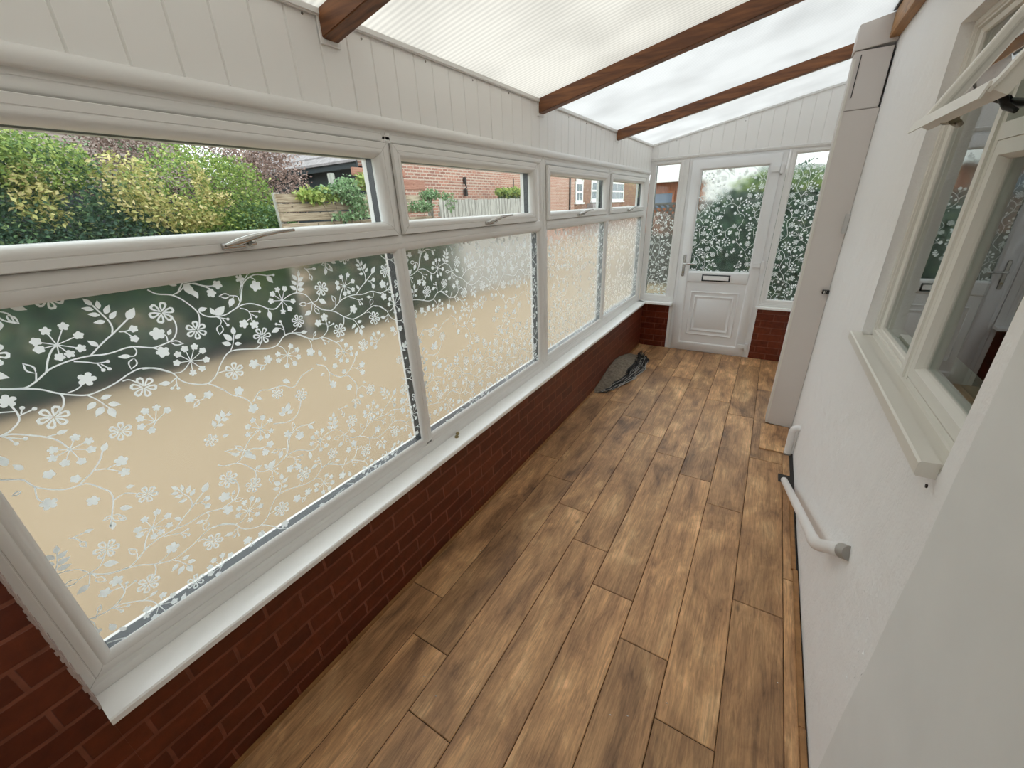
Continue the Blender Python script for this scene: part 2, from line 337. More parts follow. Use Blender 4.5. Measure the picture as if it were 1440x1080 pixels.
def catmull(P, n=5):
    out = []
    P = [np.array(p, float) for p in P]; Q = [2 * P[0] - P[1]] + P + [2 * P[-1] - P[-2]]
    for i in range(1, len(Q) - 2):
        for k in range(n):
            t = k / n; a, b, c, d = Q[i - 1], Q[i], Q[i + 1], Q[i + 2]
            out.append(.5 * ((2 * b) + (-a + c) * t + (2 * a - 5 * b + 4 * c - d) * t * t + (-a + 3 * b - 3 * c + d) * t ** 3))
    out.append(Q[-2]); return out
TILE = json.loads('''[["s",0.0034,-0.035,1.391,-0.027,1.387,-0.005,1.379,0.008,1.378,0.025,1.386,0.044,1.399,0.058,1.406,0.088,1.412,0.121,1.412,0.142,1.408,0.162,1.408,0.185,1.411,0.203,1.409,0.233,1.397,0.248,1.397,0.27,1.401],["s",0.0034,0.27,1.401,0.282,1.406,0.293,1.419,0.299,1.437,0.299,1.453,0.291,1.468,0.281,1.477],["p",6,0.0273,0.28,1.477],["s",0.0034,0.121,1.412,0.14,1.427,0.158,1.44,0.174,1.45,0.189,1.461,0.211,1.477],["l",0.5,0.21,1.476,0.232,1.501],["s",0.0034,0.173,1.451,0.178,1.465,0.177,1.481,0.171,1.497,0.162,1.521],["l",0.45,0.171,1.481,0.15,1.483],["l",0.45,0.167,1.497,0.147,1.504],["l",0.45,0.161,1.511,0.142,1.519],["l",0.45,0.162,1.521,0.151,1.539],["l",0.45,0.17,1.511,0.173,1.531],["l",0.45,0.176,1.497,0.19,1.517],["l",0.45,0.18,1.485,0.198,1.5],["s",0.0027,0.186,1.452,0.196,1.449,0.208,1.429],["f",5,0.0095,0.208,1.428],["s",0.0027,0.188,1.451,0.199,1.45,0.213,1.452],["f",5,0.0095,0.214,1.452],["s",0.0022,0.079,1.451,0.073,1.484],["f",5,0.0095,0.073,1.484],["s",0.0022,0.079,1.451,0.102,1.487],["f",5,0.0095,0.102,1.487],["s",0.0022,0.079,1.451,0.118,1.462],["f",5,0.0095,0.118,1.462],["s",0.0022,0.079,1.451,0.112,1.433],["f",5,0.0095,0.112,1.433],["s",0.0022,0.079,1.451,0.091,1.426],["f",5,0.0095,0.091,1.426],["s",0.0022,0.079,1.451,0.074,1.424],["f",5,0.0095,0.074,1.424],["s",0.0022,0.079,1.451,0.051,1.449],["f",5,0.0095,0.051,1.449],["s",0.0022,0.079,1.451,0.052,1.466],["f",5,0.0095,0.052,1.466],["s",0.0034,0.044,1.399,0.055,1.423,0.067,1.441,0.079,1.451],["l",0.45,0.141,1.429,0.127,1.447],["o",0.5,0.029,1.402,0.019,1.429],["s",0.0027,0.024,1.386,0.03,1.403],["s",0.0027,0.091,1.408,0.112,1.399,0.125,1.392,0.143,1.39],["d",0,0.0042,0.144,1.39],["s",0.0027,0.125,1.393,0.13,1.374],["d",0,0.0042,0.13,1.373],["s",0.0027,0.131,1.388,0.141,1.373],["d",0,0.0042,0.141,1.372],["s",0.0027,0.199,1.409,0.202,1.398,0.195,1.388,0.187,1.389],["l",0.42,0.188,1.389,0.164,1.395],["o",0.6,0.192,1.382,0.177,1.357],["s",0.0027,0.235,1.396,0.249,1.384],["f",5,0.0151,0.251,1.38],["f",5,0.0166,0.255,1.428],["s",0.0027,0.258,1.427,0.27,1.419,0.269,1.403],["l",0.5,0.275,1.419,0.286,1.433],["o",0.45,0.274,1.4,0.301,1.387],["s",0.0034,-0.005,1.379,0.022,1.367,0.043,1.349,0.065,1.335,0.087,1.326,0.115,1.329,0.142,1.336,0.169,1.348,0.194,1.354,0.217,1.347,0.237,1.333,0.25,1.322],["s",0.0034,0.198,1.351,0.221,1.346,0.238,1.334,0.254,1.318,0.263,1.296,0.28,1.279,0.316,1.263,0.345,1.277,0.367,1.306,0.394,1.331,0.421,1.333,0.463,1.322,0.507,1.31,0.539,1.313,0.564,1.333,0.594,1.337,0.62,1.324,0.66,1.293],["f",5,0.0168,0.097,1.362],["s",0.0027,0.058,1.343,0.075,1.346,0.091,1.356],["s",0.0034,0.047,1.346,0.048,1.334,0.041,1.316,0.03,1.306],["p",6,0.0264,0.02,1.299],["s",0.0027,0.086,1.325,0.097,1.309,0.113,1.273],["l",0.5,0.103,1.309,0.125,1.31],["l",0.5,0.093,1.305,0.072,1.292],["l",0.5,0.101,1.289,0.081,1.27],["l",0.5,0.109,1.282,0.112,1.253],["l",0.5,0.111,1.292,0.132,1.281],["p",6,0.0268,0.186,1.306],["s",0.0027,0.153,1.335,0.166,1.334,0.182,1.316],["l",0.45,0.241,1.296,0.215,1.302],["s",0.0027,0.256,1.305,0.242,1.297],["s",0.0027,0.256,1.305,0.252,1.288,0.252,1.276],["d",0,0.0042,0.252,1.276],["s",0.0027,0.253,1.29,0.239,1.281],["d",0,0.0042,0.239,1.281],["s",0.0022,0.301,1.338,0.27,1.343],["f",5,0.0095,0.27,1.343],["s",0.0022,0.301,1.338,0.279,1.364],["f",5,0.0095,0.279,1.364],["s",0.0022,0.301,1.338,0.298,1.374],["f",5,0.0095,0.298,1.374],["s",0.0022,0.301,1.338,0.321,1.373],["f",5,0.0095,0.321,1.373],["s",0.0022,0.301,1.338,0.336,1.357],["f",5,0.0095,0.336,1.357],["s",0.0022,0.301,1.338,0.337,1.33],["f",5,0.0095,0.337,1.33],["s",0.0022,0.301,1.338,0.32,1.309],["f",5,0.0095,0.32,1.309],["s",0.0022,0.301,1.338,0.296,1.305],["f",5,0.0095,0.296,1.305],["s",0.0027,0.254,1.319,0.275,1.317,0.301,1.338],["s",0.0034,0.27,1.537,0.285,1.524,0.313,1.516,0.332,1.501,0.347,1.48,0.356,1.462,0.356,1.446,0.349,1.424],["p",6,0.0254,0.339,1.415],["s",0.0027,0.317,1.516,0.333,1.521,0.353,1.534,0.373,1.536,0.388,1.528,0.404,1.523,0.423,1.522],["f",5,0.0128,0.425,1.523],["s",0.0027,0.396,1.526,0.404,1.51],["f",5,0.0123,0.404,1.504],["s",0.0027,0.359,1.535,0.365,1.518],["l",0.5,0.365,1.518,0.369,1.495],["s",0.0034,0.36,1.462,0.369,1.449,0.39,1.44,0.421,1.439,0.453,1.451,0.475,1.457,0.499,1.455,0.523,1.443,0.542,1.43,0.563,1.425,0.581,1.435,0.591,1.444],["s",0.0022,0.591,1.446,0.557,1.451],["f",5,0.0095,0.557,1.451],["s",0.0022,0.591,1.446,0.567,1.471],["f",5,0.0095,0.567,1.471],["s",0.0022,0.591,1.446,0.586,1.481],["f",5,0.0095,0.586,1.481],["s",0.0022,0.591,1.446,0.609,1.48],["f",5,0.0095,0.609,1.48],["s",0.0022,0.591,1.446,0.626,1.437],["f",5,0.0095,0.626,1.437],["s",0.0022,0.591,1.446,0.609,1.415],["f",5,0.0095,0.609,1.415],["s",0.0022,0.591,1.446,0.585,1.411],["f",5,0.0095,0.585,1.411],["l",0.5,0.359,1.465,0.382,1.467],["l",0.5,0.394,1.445,0.389,1.467],["l",0.55,0.396,1.443,0.426,1.463],["s",0.0027,0.401,1.436,0.405,1.425,0.4,1.415],["o",0.6,0.4,1.415,0.389,1.387],["s",0.0027,0.398,1.437,0.423,1.426],["d",0,0.0042,0.423,1.426],["s",0.0027,0.409,1.432,0.417,1.41],["d",0,0.0042,0.418,1.409],["s",0.0034,0.457,1.453,0.473,1.471,0.482,1.494,0.493,1.516,0.514,1.53,0.536,1.535,0.563,1.528],["s",0.0027,0.559,1.528,0.584,1.526],["d",0,0.0042,0.586,1.526],["l",0.5,0.564,1.526,0.579,1.503],["s",0.0027,0.516,1.53,0.527,1.521,0.526,1.505],["f",5,0.0165,0.525,1.503],["s",0.0027,0.486,1.507,0.487,1.526],["f",5,0.0123,0.487,1.53],["s",0.0027,0.468,1.468,0.466,1.483,0.447,1.489],["o",0.5,0.448,1.488,0.419,1.493],["s",0.0027,0.456,1.487,0.454,1.48],["l",0.5,0.454,1.481,0.437,1.457],["s",0.0027,0.463,1.449,0.48,1.44,0.486,1.426,0.485,1.404],["s",0.0027,0.485,1.415,0.465,1.405],["f",5,0.0135,0.46,1.402],["f",5,0.0135,0.489,1.393],["s",0.0027,0.484,1.434,0.513,1.428],["d",0,0.0042,0.514,1.427],["s",0.0027,0.486,1.428,0.501,1.414],["d",0,0.0042,0.501,1.414],["s",0.0027,0.541,1.429,0.541,1.422],["l",0.42,0.542,1.424,0.54,1.392],["s",0.0027,0.401,1.332,0.415,1.353,0.425,1.378],["l",0.5,0.425,1.378,0.429,1.403],["l",0.5,0.416,1.364,0.398,1.388],["l",0.5,0.41,1.352,0.387,1.365],["l",0.5,0.424,1.366,0.447,1.376],["l",0.5,0.419,1.352,0.439,1.347],["p",6,0.0264,0.501,1.354],["s",0.0027,0.466,1.321,0.484,1.325,0.495,1.341],["p",6,0.0268,0.395,1.274],["s",0.0027,0.351,1.283,0.37,1.283,0.381,1.279],["l",0.5,0.559,1.363,0.531,1.356],["s",0.0027,0.57,1.338,0.572,1.359,0.568,1.382],["s",0.0027,0.571,1.355,0.559,1.363],["d",0,0.0042,0.568,1.383],["s",0.0027,0.57,1.371,0.554,1.377],["d",0,0.0042,0.553,1.378],["p",6,0.0217,0.625,1.37],["s",0.0027,0.594,1.339,0.614,1.348,0.621,1.362],["s",0.0027,0.596,1.338,0.626,1.33],["l",0.5,0.625,1.331,0.648,1.327],["s",0.0022,0.561,1.271,0.532,1.283],["f",5,0.0095,0.532,1.283],["s",0.0022,0.561,1.271,0.579,1.296],["f",5,0.0095,0.579,1.296],["s",0.0022,0.561,1.271,0.596,1.278],["f",5,0.0095,0.596,1.278],["s",0.0022,0.561,1.271,0.595,1.253],["f",5,0.0095,0.595,1.253],["s",0.0022,0.561,1.271,0.577,1.236],["f",5,0.0095,0.577,1.236],["s",0.0022,0.561,1.271,0.55,1.237],["f",5,0.0095,0.55,1.237],["s",0.0022,0.561,1.271,0.528,1.263],["f",5,0.0095,0.528,1.263],["s",0.0027,0.538,1.311,0.554,1.296,0.561,1.271],["f",5,0.0153,0.453,1.277],["f",5,0.0142,0.497,1.277],["s",0.0027,0.459,1.273,0.484,1.262,0.495,1.274],["o",0.5,0.482,1.263,0.463,1.249],["s",0.0027,0.592,1.446,0.615,1.456,0.645,1.46,0.675,1.447,0.69,1.422],["s",0.0027,0.643,1.461,0.656,1.485,0.665,1.511],["l",0.5,0.664,1.509,0.67,1.529],["l",0.5,0.647,1.47,0.628,1.486],["l",0.5,0.652,1.485,0.637,1.501],["l",0.5,0.657,1.499,0.644,1.519],["l",0.5,0.65,1.469,0.675,1.467],["l",0.5,0.655,1.482,0.68,1.487],["l",0.5,0.66,1.496,0.681,1.505],["s",0.0034,0.689,1.42,0.708,1.398,0.73,1.385,0.751,1.378],["s",0.0027,0.689,1.42,0.668,1.418],["o",0.5,0.67,1.418,0.641,1.423],["s",0.0027,0.691,1.419,0.68,1.392],["l",0.5,0.68,1.392,0.653,1.383],["s",0.0027,0.693,1.416,0.696,1.4],["o",0.5,0.693,1.399,0.708,1.374],["s",0.0027,0.691,1.42,0.711,1.423,0.729,1.446],["p",6,0.0251,0.736,1.458],["l",0.5,0.717,1.424,0.743,1.405],["s",0.0027,0.692,1.533,0.702,1.521,0.706,1.507],["o",0.6,0.705,1.51,0.709,1.489],["s",0.0027,0.694,1.529,0.722,1.527],["l",0.5,0.718,1.528,0.735,1.525],["l",0.55,0.769,1.521,0.762,1.499],["o",0.5,0.783,1.528,0.794,1.507],["s",0.0034,0.569,1.338,0.595,1.337,0.622,1.32,0.656,1.298,0.693,1.294,0.719,1.309,0.726,1.327,0.723,1.355],["f",5,0.0146,0.722,1.36],["f",5,0.0133,0.694,1.346],["s",0.0027,0.724,1.335,0.7,1.343],["s",0.0027,0.724,1.323,0.751,1.329],["d",0,0.0042,0.751,1.329],["s",0.0027,0.73,1.326,0.736,1.338],["d",0,0.0042,0.736,1.338],["s",0.0027,0.661,1.299,0.668,1.307],["o",0.5,0.667,1.305,0.678,1.322],["s",0.0027,0.645,1.303,0.651,1.284,0.648,1.265],["f",5,0.0161,0.641,1.256],["s",0.0027,0.603,1.336,0.626,1.33],["l",0.5,0.625,1.33,0.647,1.325],["s",0.0034,-0.062,1.293,-0.046,1.29,-0.026,1.277,-0.007,1.262,0.008,1.244,0.017,1.216],["s",0.0022,0.017,1.216,-0.007,1.228],["f",5,0.0095,-0.007,1.228],["s",0.0022,0.017,1.216,-0.014,1.21],["f",5,0.0095,-0.014,1.21],["s",0.0022,0.017,1.216,-0.001,1.189],["f",5,0.0095,-0.001,1.189],["s",0.0022,0.017,1.216,0.024,1.179],["f",5,0.0095,0.024,1.179],["s",0.0022,0.017,1.216,0.048,1.198],["f",5,0.0095,0.048,1.198],["s",0.0022,0.017,1.216,0.051,1.22],["f",5,0.0095,0.051,1.22],["s",0.0022,0.017,1.216,0.034,1.239],["f",5,0.0095,0.034,1.239],["s",0.0027,-0.005,1.261,0.011,1.26],["l",0.45,0.01,1.26,0.031,1.262],["s",0.0027,-0.062,1.293,-0.049,1.282,-0.034,1.272],["d",0,0.0042,-0.033,1.272],["s",0.0027,-0.056,1.289,-0.048,1.268],["d",0,0.0042,-0.048,1.268],["s",0.0034,-0.1,1.207,-0.081,1.196,-0.067,1.185,-0.059,1.162,-0.042,1.143,-0.02,1.128,0.0,1.125,0.015,1.12,0.03,1.097,0.041,1.076,0.039,1.052,0.028,1.026,0.012,0.989],["s",0.0034,0.0,1.125,0.015,1.134,0.031,1.144,0.052,1.165,0.064,1.185],["l",0.5,0.063,1.183,0.078,1.202],["f",5,0.0142,0.085,1.142],["f",5,0.0122,0.081,1.111],["s",0.0027,0.036,1.145,0.055,1.137,0.077,1.114],["s",0.0027,0.055,1.137,0.082,1.14],["f",5,0.0111,-0.031,1.177],["f",5,0.0102,0.001,1.143],["s",0.0027,-0.059,1.162,-0.065,1.132,-0.056,1.113],["f",5,0.0149,-0.055,1.111],["f",5,0.013,0.008,1.073],["p",6,0.0235,0.1,1.027],["s",0.0027,0.039,1.052,0.065,1.056,0.088,1.036],["l",0.5,0.042,1.025,0.064,1.01],["o",0.5,0.023,1.015,0.004,1.013],["o",0.5,0.024,1.016,0.039,0.986],["l",0.5,0.07,1.071,0.087,1.065],["p",6,0.0236,0.109,1.216],["s",0.0022,0.179,1.209,0.168,1.245],["f",5,0.0095,0.168,1.245],["s",0.0022,0.179,1.209,0.192,1.244],["f",5,0.0095,0.192,1.244],["s",0.0022,0.179,1.209,0.211,1.228],["f",5,0.0095,0.211,1.228],["s",0.0022,0.179,1.209,0.153,1.231],["f",5,0.0095,0.153,1.231],["s",0.0022,0.179,1.209,0.148,1.209],["f",5,0.0095,0.148,1.209],["s",0.0022,0.179,1.209,0.164,1.19],["f",5,0.0095,0.164,1.19],["l",0.5,-0.076,1.228,-0.078,1.256],["l",0.5,-0.059,1.208,-0.069,1.227],["o",0.5,-0.078,1.164,-0.095,1.16],["f",5,0.0139,0.268,1.239],["f",5,0.0126,0.311,1.231],["s",0.0027,0.272,1.234,0.289,1.224,0.306,1.229],["o",0.5,0.286,1.223,0.267,1.209],["s",0.0034,0.321,1.262,0.337,1.247,0.353,1.228,0.368,1.206,0.391,1.189,0.408,1.165,0.41,1.143],["f",5,0.0142,0.389,1.211],["f",5,0.0159,0.411,1.141],["l",0.5,0.431,1.172,0.446,1.158],["p",6,0.0188,0.277,1.097],["l",0.5,0.306,1.093,0.325,1.093],["s",0.0027,0.295,1.127,0.322,1.147,0.349,1.161],["l",0.5,0.299,1.132,0.298,1.155],["l",0.5,0.313,1.142,0.313,1.168],["l",0.5,0.326,1.149,0.328,1.174],["l",0.5,0.305,1.135,0.322,1.127],["l",0.5,0.319,1.145,0.339,1.139],["l",0.5,0.335,1.154,0.351,1.15],["s",0.0022,0.413,1.066,0.38,1.091],["f",5,0.0095,0.38,1.091],["s",0.0022,0.413,1.066,0.399,1.104],["f",5,0.0095,0.399,1.104],["s",0.0022,0.413,1.066,0.429,1.1],["f",5,0.0095,0.429,1.1],["s",0.0022,0.413,1.066,0.448,1.08],["f",5,0.0095,0.448,1.08],["s",0.0022,0.413,1.066,0.441,1.044],["f",5,0.0095,0.441,1.044],["s",0.0022,0.413,1.066,0.424,1.033],["f",5,0.0095,0.424,1.033],["s",0.0022,0.413,1.066,0.403,1.037],["f",5,0.0095,0.403,1.037],["s",0.0022,0.413,1.066,0.372,1.066],["f",5,0.0095,0.372,1.066],["s",0.0034,0.413,1.066,0.388,1.057,0.365,1.041,0.347,1.02,0.328,0.996],["s",0.0027,0.347,1.02,0.375,1.011,0.405,0.994],["f",5,0.0152,0.421,1.004],["f",5,0.0124,0.401,0.981],["o",0.3,0.345,1.021,0.297,1.048],["o",0.4,0.347,1.022,0.327,1.051],["l",0.5,0.349,1.017,0.363,0.982],["l",0.4,0.333,1.015,0.311,1.027],["p",6,0.0222,0.569,1.122],["s",0.0034,0.454,1.064,0.498,1.049,0.528,1.054,0.549,1.075,0.565,1.107],["l",0.5,0.499,1.076,0.479,1.093],["l",0.5,0.501,1.083,0.494,1.108],["l",0.5,0.505,1.084,0.523,1.114],["l",0.5,0.506,1.076,0.53,1.084],["o",0.5,0.512,1.015,0.516,1.041],["f",5,0.014,0.481,1.012],["f",5,0.0154,0.521,0.98],["s",0.0027,0.472,0.949,0.483,0.987,0.511,1.016],["l",0.5,0.522,1.195,0.545,1.178],["p",6,0.0197,0.495,1.159],["s",0.0034,0.416,1.161,0.445,1.187,0.475,1.18,0.517,1.178,0.55,1.158,0.591,1.187,0.635,1.197]]''')
# ------------------------------------------------------------------ floral film pattern: convex pieces in tile space
TW, TH = .75, .522
def pattern_polys():
    P = []
    def poly(*p): P.append([tuple(q) for q in p])
    for e in TILE:
        k = e[0]
        if k == 's':
            w = e[1] / 2; pts = [(e[i], e[i + 1]) for i in range(2, len(e), 2)]
            pts = catmull(pts, 4) if len(pts) > 2 else [np.array(p) for p in pts]
            nn = []
            for i in range(len(pts)):
                d = pts[min(i + 1, len(pts) - 1)] - pts[max(i - 1, 0)]; d = d / (np.linalg.norm(d) + 1e-9); nn.append(np.array((-d[1], d[0])) * w)
            for i in range(len(pts) - 1): poly(pts[i] - nn[i], pts[i + 1] - nn[i + 1], pts[i + 1] + nn[i + 1], pts[i] + nn[i])
        elif k in 'lo':
            a = np.array(e[2:4]); b = np.array(e[4:6]); d = b - a; ln = np.linalg.norm(d); nrm = np.array((-d[1], d[0])); kk = e[1] * .55
            ts = [0, .15, .35, .55, .75, .9, 1]; ws = [0, .62, .98, .92, .55, .2, 0]
            if k == 'l':
                for i in range(6):
                    c0, c1 = a + d * ts[i], a + d * ts[i + 1]; w0, w1 = nrm * ws[i] * kk, nrm * ws[i + 1] * kk; poly(c0 - w0, c1 - w1, c1 + w1, c0 + w0)
            else:
                q = .0032 / ln
                for sg in (1, -1):
                    for i in range(6):
                        c0, c1 = a + d * ts[i], a + d * ts[i + 1]
                        o0, o1 = nrm * ws[i] * kk * sg, nrm * ws[i + 1] * kk * sg
                        i0, i1 = nrm * max(0, ws[i] * kk - q) * sg, nrm * max(0, ws[i + 1] * kk - q) * sg; poly(c0 + i0, c1 + i1, c1 + o1, c0 + o0)
        elif k == 'd':
            c = np.array(e[3:5]); poly(*[c + e[2] * np.array((math.cos(t), math.sin(t))) for t in np.linspace(0, 2 * math.pi, 8, endpoint=False)])
        elif k == 'f':
            c = np.array(e[3:5]); r = e[2]; ph = (c[0] * 37 + c[1] * 71) % 6.28; N = e[1]
            poly(*[c + r * (.46 + .54 * abs(math.cos((t - ph) * N / 2)) ** .5) * np.array((math.cos(t), math.sin(t))) for t in np.linspace(0, 2 * math.pi, 30 if r > .012 else 20, endpoint=False)])
        elif k == 'p':
            c = np.array(e[3:5]); r = e[2]; ph = (c[0] * 53 + c[1] * 29) % 6.28; N = e[1]
            for j in range(N):
                t = ph + 2 * math.pi * j / N; ux = np.array((math.cos(t), math.sin(t))); uy = np.array((-ux[1], ux[0]))
                out = [(.06, 0), (.45, .22), (.8, .30), (1, .17), (1, -.17), (.8, -.30), (.45, -.22)]
                inn = [(.30, 0), (.50, .075), (.70, .13), (.80, .07), (.80, -.07), (.70, -.13), (.50, -.075)]
                for i in range(7):
                    q = (i + 1) % 7
                    poly(*[c + r * (ux * a + uy * b) for a, b in (out[i], out[q], inn[q], inn[i])])
    return P
# drop elements traced twice in neighbouring repeats
_u = []
for e in TILE:
    if e[0] in 'fpd' and any(x[0] in 'fp' and abs((x[3] - e[3] + TW / 2) % TW - TW / 2) < .013 and abs((x[4] - e[4] + TH / 2) % TH - TH / 2) < .013 for x in _u): continue
    if e[0] in 'lo' and any(x[0] in 'lo' and abs((x[2] + x[4] - e[2] - e[4] + TW) % (2 * TW) - TW) < .014 and abs((x[3] + x[5] - e[3] - e[5] + TH) % (2 * TH) - TH) < .014 for x in _u): continue
    _u.append(e)
TILE = _u
PAT = pattern_polys()
def clip(poly, cl):
    """Sutherland-Hodgman against convex ccw polygon cl."""
    out = poly
    for i in range(len(cl)):
        a = cl[i]; b = cl[(i + 1) % len(cl)]; inp = out; out = []
        if not inp: return None
        f = lambda p: (b[0] - a[0]) * (p[1] - a[1]) - (b[1] - a[1]) * (p[0] - a[0])
        for k in range(len(inp)):
            p, q = inp[k], inp[(k + 1) % len(inp)]; fp, fq = f(p), f(q)
            if fp >= 0: out.append(p)
            if (fp >= 0) != (fq >= 0):
                t = fp / (fp - fq); out.append((p[0] + (q[0] - p[0]) * t, p[1] + (q[1] - p[1]) * t))
    return out if len(out) > 2 else None
def film_pattern(T, cl, n, parent, rot=False, ou=.112, ov=0):
    """white printed flowers of the film, cut to the convex pane outline cl (u,v)."""
    mb = MB(); us = [p[0] for p in cl]; vs = [p[1] for p in cl]; u0, u1, v0, v1 = min(us), max(us), min(vs), max(vs)
    pw, ph = (TH, TW) if rot else (TW, TH)
    # tile-space data have z in about 1.545..1.02
    for i in range(-3, 12):
        for j in range(-5, 6):
            for kk, P in enumerate(PAT):
                if rot: Q = [(ou + (p[1] - 1.28) + i * pw, ov + (p[0]) + j * ph) for p in P]
                else: Q = [(p[0] + ou + i * pw, p[1] + ov + j * ph) for p in P]
                a = min(q[0] for q in Q); b = max(q[0] for q in Q)
                if b < u0 or a > u1: continue
                c = min(q[1] for q in Q); d = max(q[1] for q in Q)
                if d < v0 or c > v1: continue
                if a < u0 or b > u1 or c < v0 or d > v1 or len(cl) > 4: Q = clip(Q, cl)
                if Q: mb.quad(*[T(q[0], q[1], n + (kk * 7 + i * 3 + j * 5) % 23 * .00002) for q in Q])
    return mb.build('printed_flowers', M['print'], parent, fix=False)

# ------------------------------------------------------------------ planes of the room
TL = lambda u, v, n: (n, u, v)              # left windows: u = y, v = z, n towards the room
TE = lambda u, v, n: (u, L - n, v)          # end wall
TR = lambda u, v, n: (W - n, u, v)          # right wall

# ------------------------------------------------------------------ floor
xs = [.05, .247, .443, .64, .836, 1.033, 1.228, 1.424, 1.62, 1.665]
jo = [.93, .734, .508, 1.576, 1.355, 1.16, .937, 1.59, 1.83]
mb = MB(); cols = []; g = .0011
for i in range(9):
    j = jo[i] - 1.294 * 4; 
    while j < L + .1:
        a, b = max(j, Y0), min(j + 1.294, L + .06)
        if b > a:
            x0, x1 = xs[i] + g, xs[i + 1] - g; y0, y1 = a + g, b - g; c = .0022
            k0 = len(mb.f)
            mb.quad((x0 + c, y0 + c, 0), (x1 - c, y0 + c, 0), (x1 - c, y1 - c, 0), (x0 + c, y1 - c, 0))
            O = [(x0, y0), (x1, y0), (x1, y1), (x0, y1)]; I = [(x0 + c, y0 + c), (x1 - c, y0 + c), (x1 - c, y1 - c), (x0 + c, y1 - c)]
            for q in range(4):
                r = (q + 1) % 4; mb.quad((*O[q], -.003), (*O[r], -.003), (*I[r], 0), (*I[q], 0))
            cc = (random.random(), random.random(), random.random(), 1); cols += [cc] * (len(mb.f) - k0)
        j += 1.294
fl = mb.build('floor', M['floor'], fix=False)
at = fl.data.color_attributes.new('plank', 'FLOAT_COLOR', 'CORNER'); buf = []
for pI, pol in enumerate(fl.data.polygons):
    for _ in pol.loop_indices: buf += cols[pI]
at.data.foreach_set('color', buf)
tag(fl, 'brown oak effect laminate plank floor', kind='structure')
sub = MB().box(-.1, 1.9, Y0, L + .2, -.12, -.0032).build('floor_slab', simple('dark_gap', (.03, .015, .008), .9)); tag(sub, 'dark bed below the laminate planks', kind='structure')

# ------------------------------------------------------------------ walls
wl = MB().box(-.12, .05, -.055, L + .12, -.1, .548).build('wall_left', M['brick_in']); tag(wl, 'dwarf wall of red painted brick under the long windows', kind='structure')
wl2 = MB().box(-.12, .05, Y0 - .1, -.0551, -.1, 2.4).build('wall_left', M['brick_in']); tag(wl2, 'full height red painted brick beside the near window frame', kind='structure')
mp = MB()
random.seed(3); z = ZS
while z < 2.2:
    h = random.uniform(.006, .014); e = random.uniform(.002, .009)
    mp.box(-.02, .0508 + random.uniform(0, .0012), -.056 - e * .5, -.0545 + random.uniform(-.001, .002), z, z + h); z += h
mp.build('mortar_edge', simple('mortar_smear', (.45, .36, .33), .95), wl2)
we = MB(); we.box(.05, .403, L, L + .12, -.1, .57); we.box(1.291, 1.9, L, L + .12, -.1, .57)
we = we.build('wall_far', M['brick_in_x']); tag(we, 'two low panels of glossy red brick either side of the door', kind='structure')
# house wall on the right with the window hole
wy0, wy1, wz0, wz1 = 1.083, 2.19, 1.115, 2.176
wr = MB(); HZ = 5.2
for (a, b, c, d) in ((wy1, L + .5, -.1, HZ), (.9, wy0, -.1, HZ), (wy0, wy1, -.1, wz0), (wy0, wy1, wz1, HZ)): wr.box(W, W + .26, a, b, c, d)
wr = wr.build('wall_right', M['render']); tag(wr, 'rough white painted house wall around the timber window', kind='structure')
# nearer part of the wall: a smoother greyer coat, slightly proud with a wavy edge
nw = MB(); N = 70; zz = np.linspace(-.02, 2.6, N)
ed = 1.0 + .003 * np.sin(zz * 5) + .002 * np.sin(zz * 17 + 1) + rng.normal(0, .0012, N) + .030 * (zz - 1)
for i in range(N - 1):
    a, b = ed[i], ed[i + 1]; z0, z1 = zz[i], zz[i + 1]
    nw.quad((W - .011, Y0 - .1, z0), (W - .011, a - .012, z0), (W - .011, b - .012, z1), (W - .011, Y0 - .1, z1))
    nw.quad((W - .011, a - .012, z0), (W + .001, a, z0), (W + .001, b, z1), (W - .011, b - .012, z1))
nwo = nw.build('wall_right', M['plaster_grey'], fix=False); tag(nwo, 'smoother greyer plaster of the right wall nearest the camera', kind='structure')
nwb = MB().box(W, W + .26, Y0 - .1, .9, -.1, HZ).build('wall_right', M['plaster_grey']); tag(nwb, 'house wall behind the nearest plaster coat', kind='structure')
rough = MB()
random.seed(11)
for i in range(46):
    z = random.uniform(.1, .95); y = 1.0 + .012 * (z - 1) + random.uniform(.008, .12) ** 1; r = random.uniform(.004, .013)
    if random.random() < .6: z = random.gauss(.55, .09)
    pts = [(W + .003, y + random.uniform(-1, 1) * r, z + k * r * random.uniform(.5, 1.4)) for k in range(-1, 2)]
    rough.tube(pts, [r * .2, r * .42, r * .15], 6)
rough.build('plaster_blobs', M['render'], wr)
wn = MB().box(-.12, W + .26, Y0 - .2, Y0 - .1, -.1, 2.9).build('wall_near', M['plaster_grey']); tag(wn, 'plain plastered wall behind the camera', kind='structure')
b1 = MB().box(.0505, .064, -.05, L - .002, .0005, .016).build('baseboard_left', M['wood_strip'], bevel=.003); tag(b1, 'thin golden timber strip along the brick wall', kind='structure')
st = MB()
for (a, b, x) in ((Y0, 1.15, W - .004), (1.15, 1.9, W - .006), (1.9, 2.55, W - .012)): st.box(x - .019, x, a, b, .0005, .014)
b2 = st.build('baseboard_right', M['wood_strip'], bevel=.002); tag(b2, 'thin brown timber strip along the white wall', kind='structure')
gp = MB().box(1.663, W, Y0, 3.47, -.02, -.0008).build('floor_gap', M['black']); tag(gp, 'dark gap between floor and white wall', kind='structure')

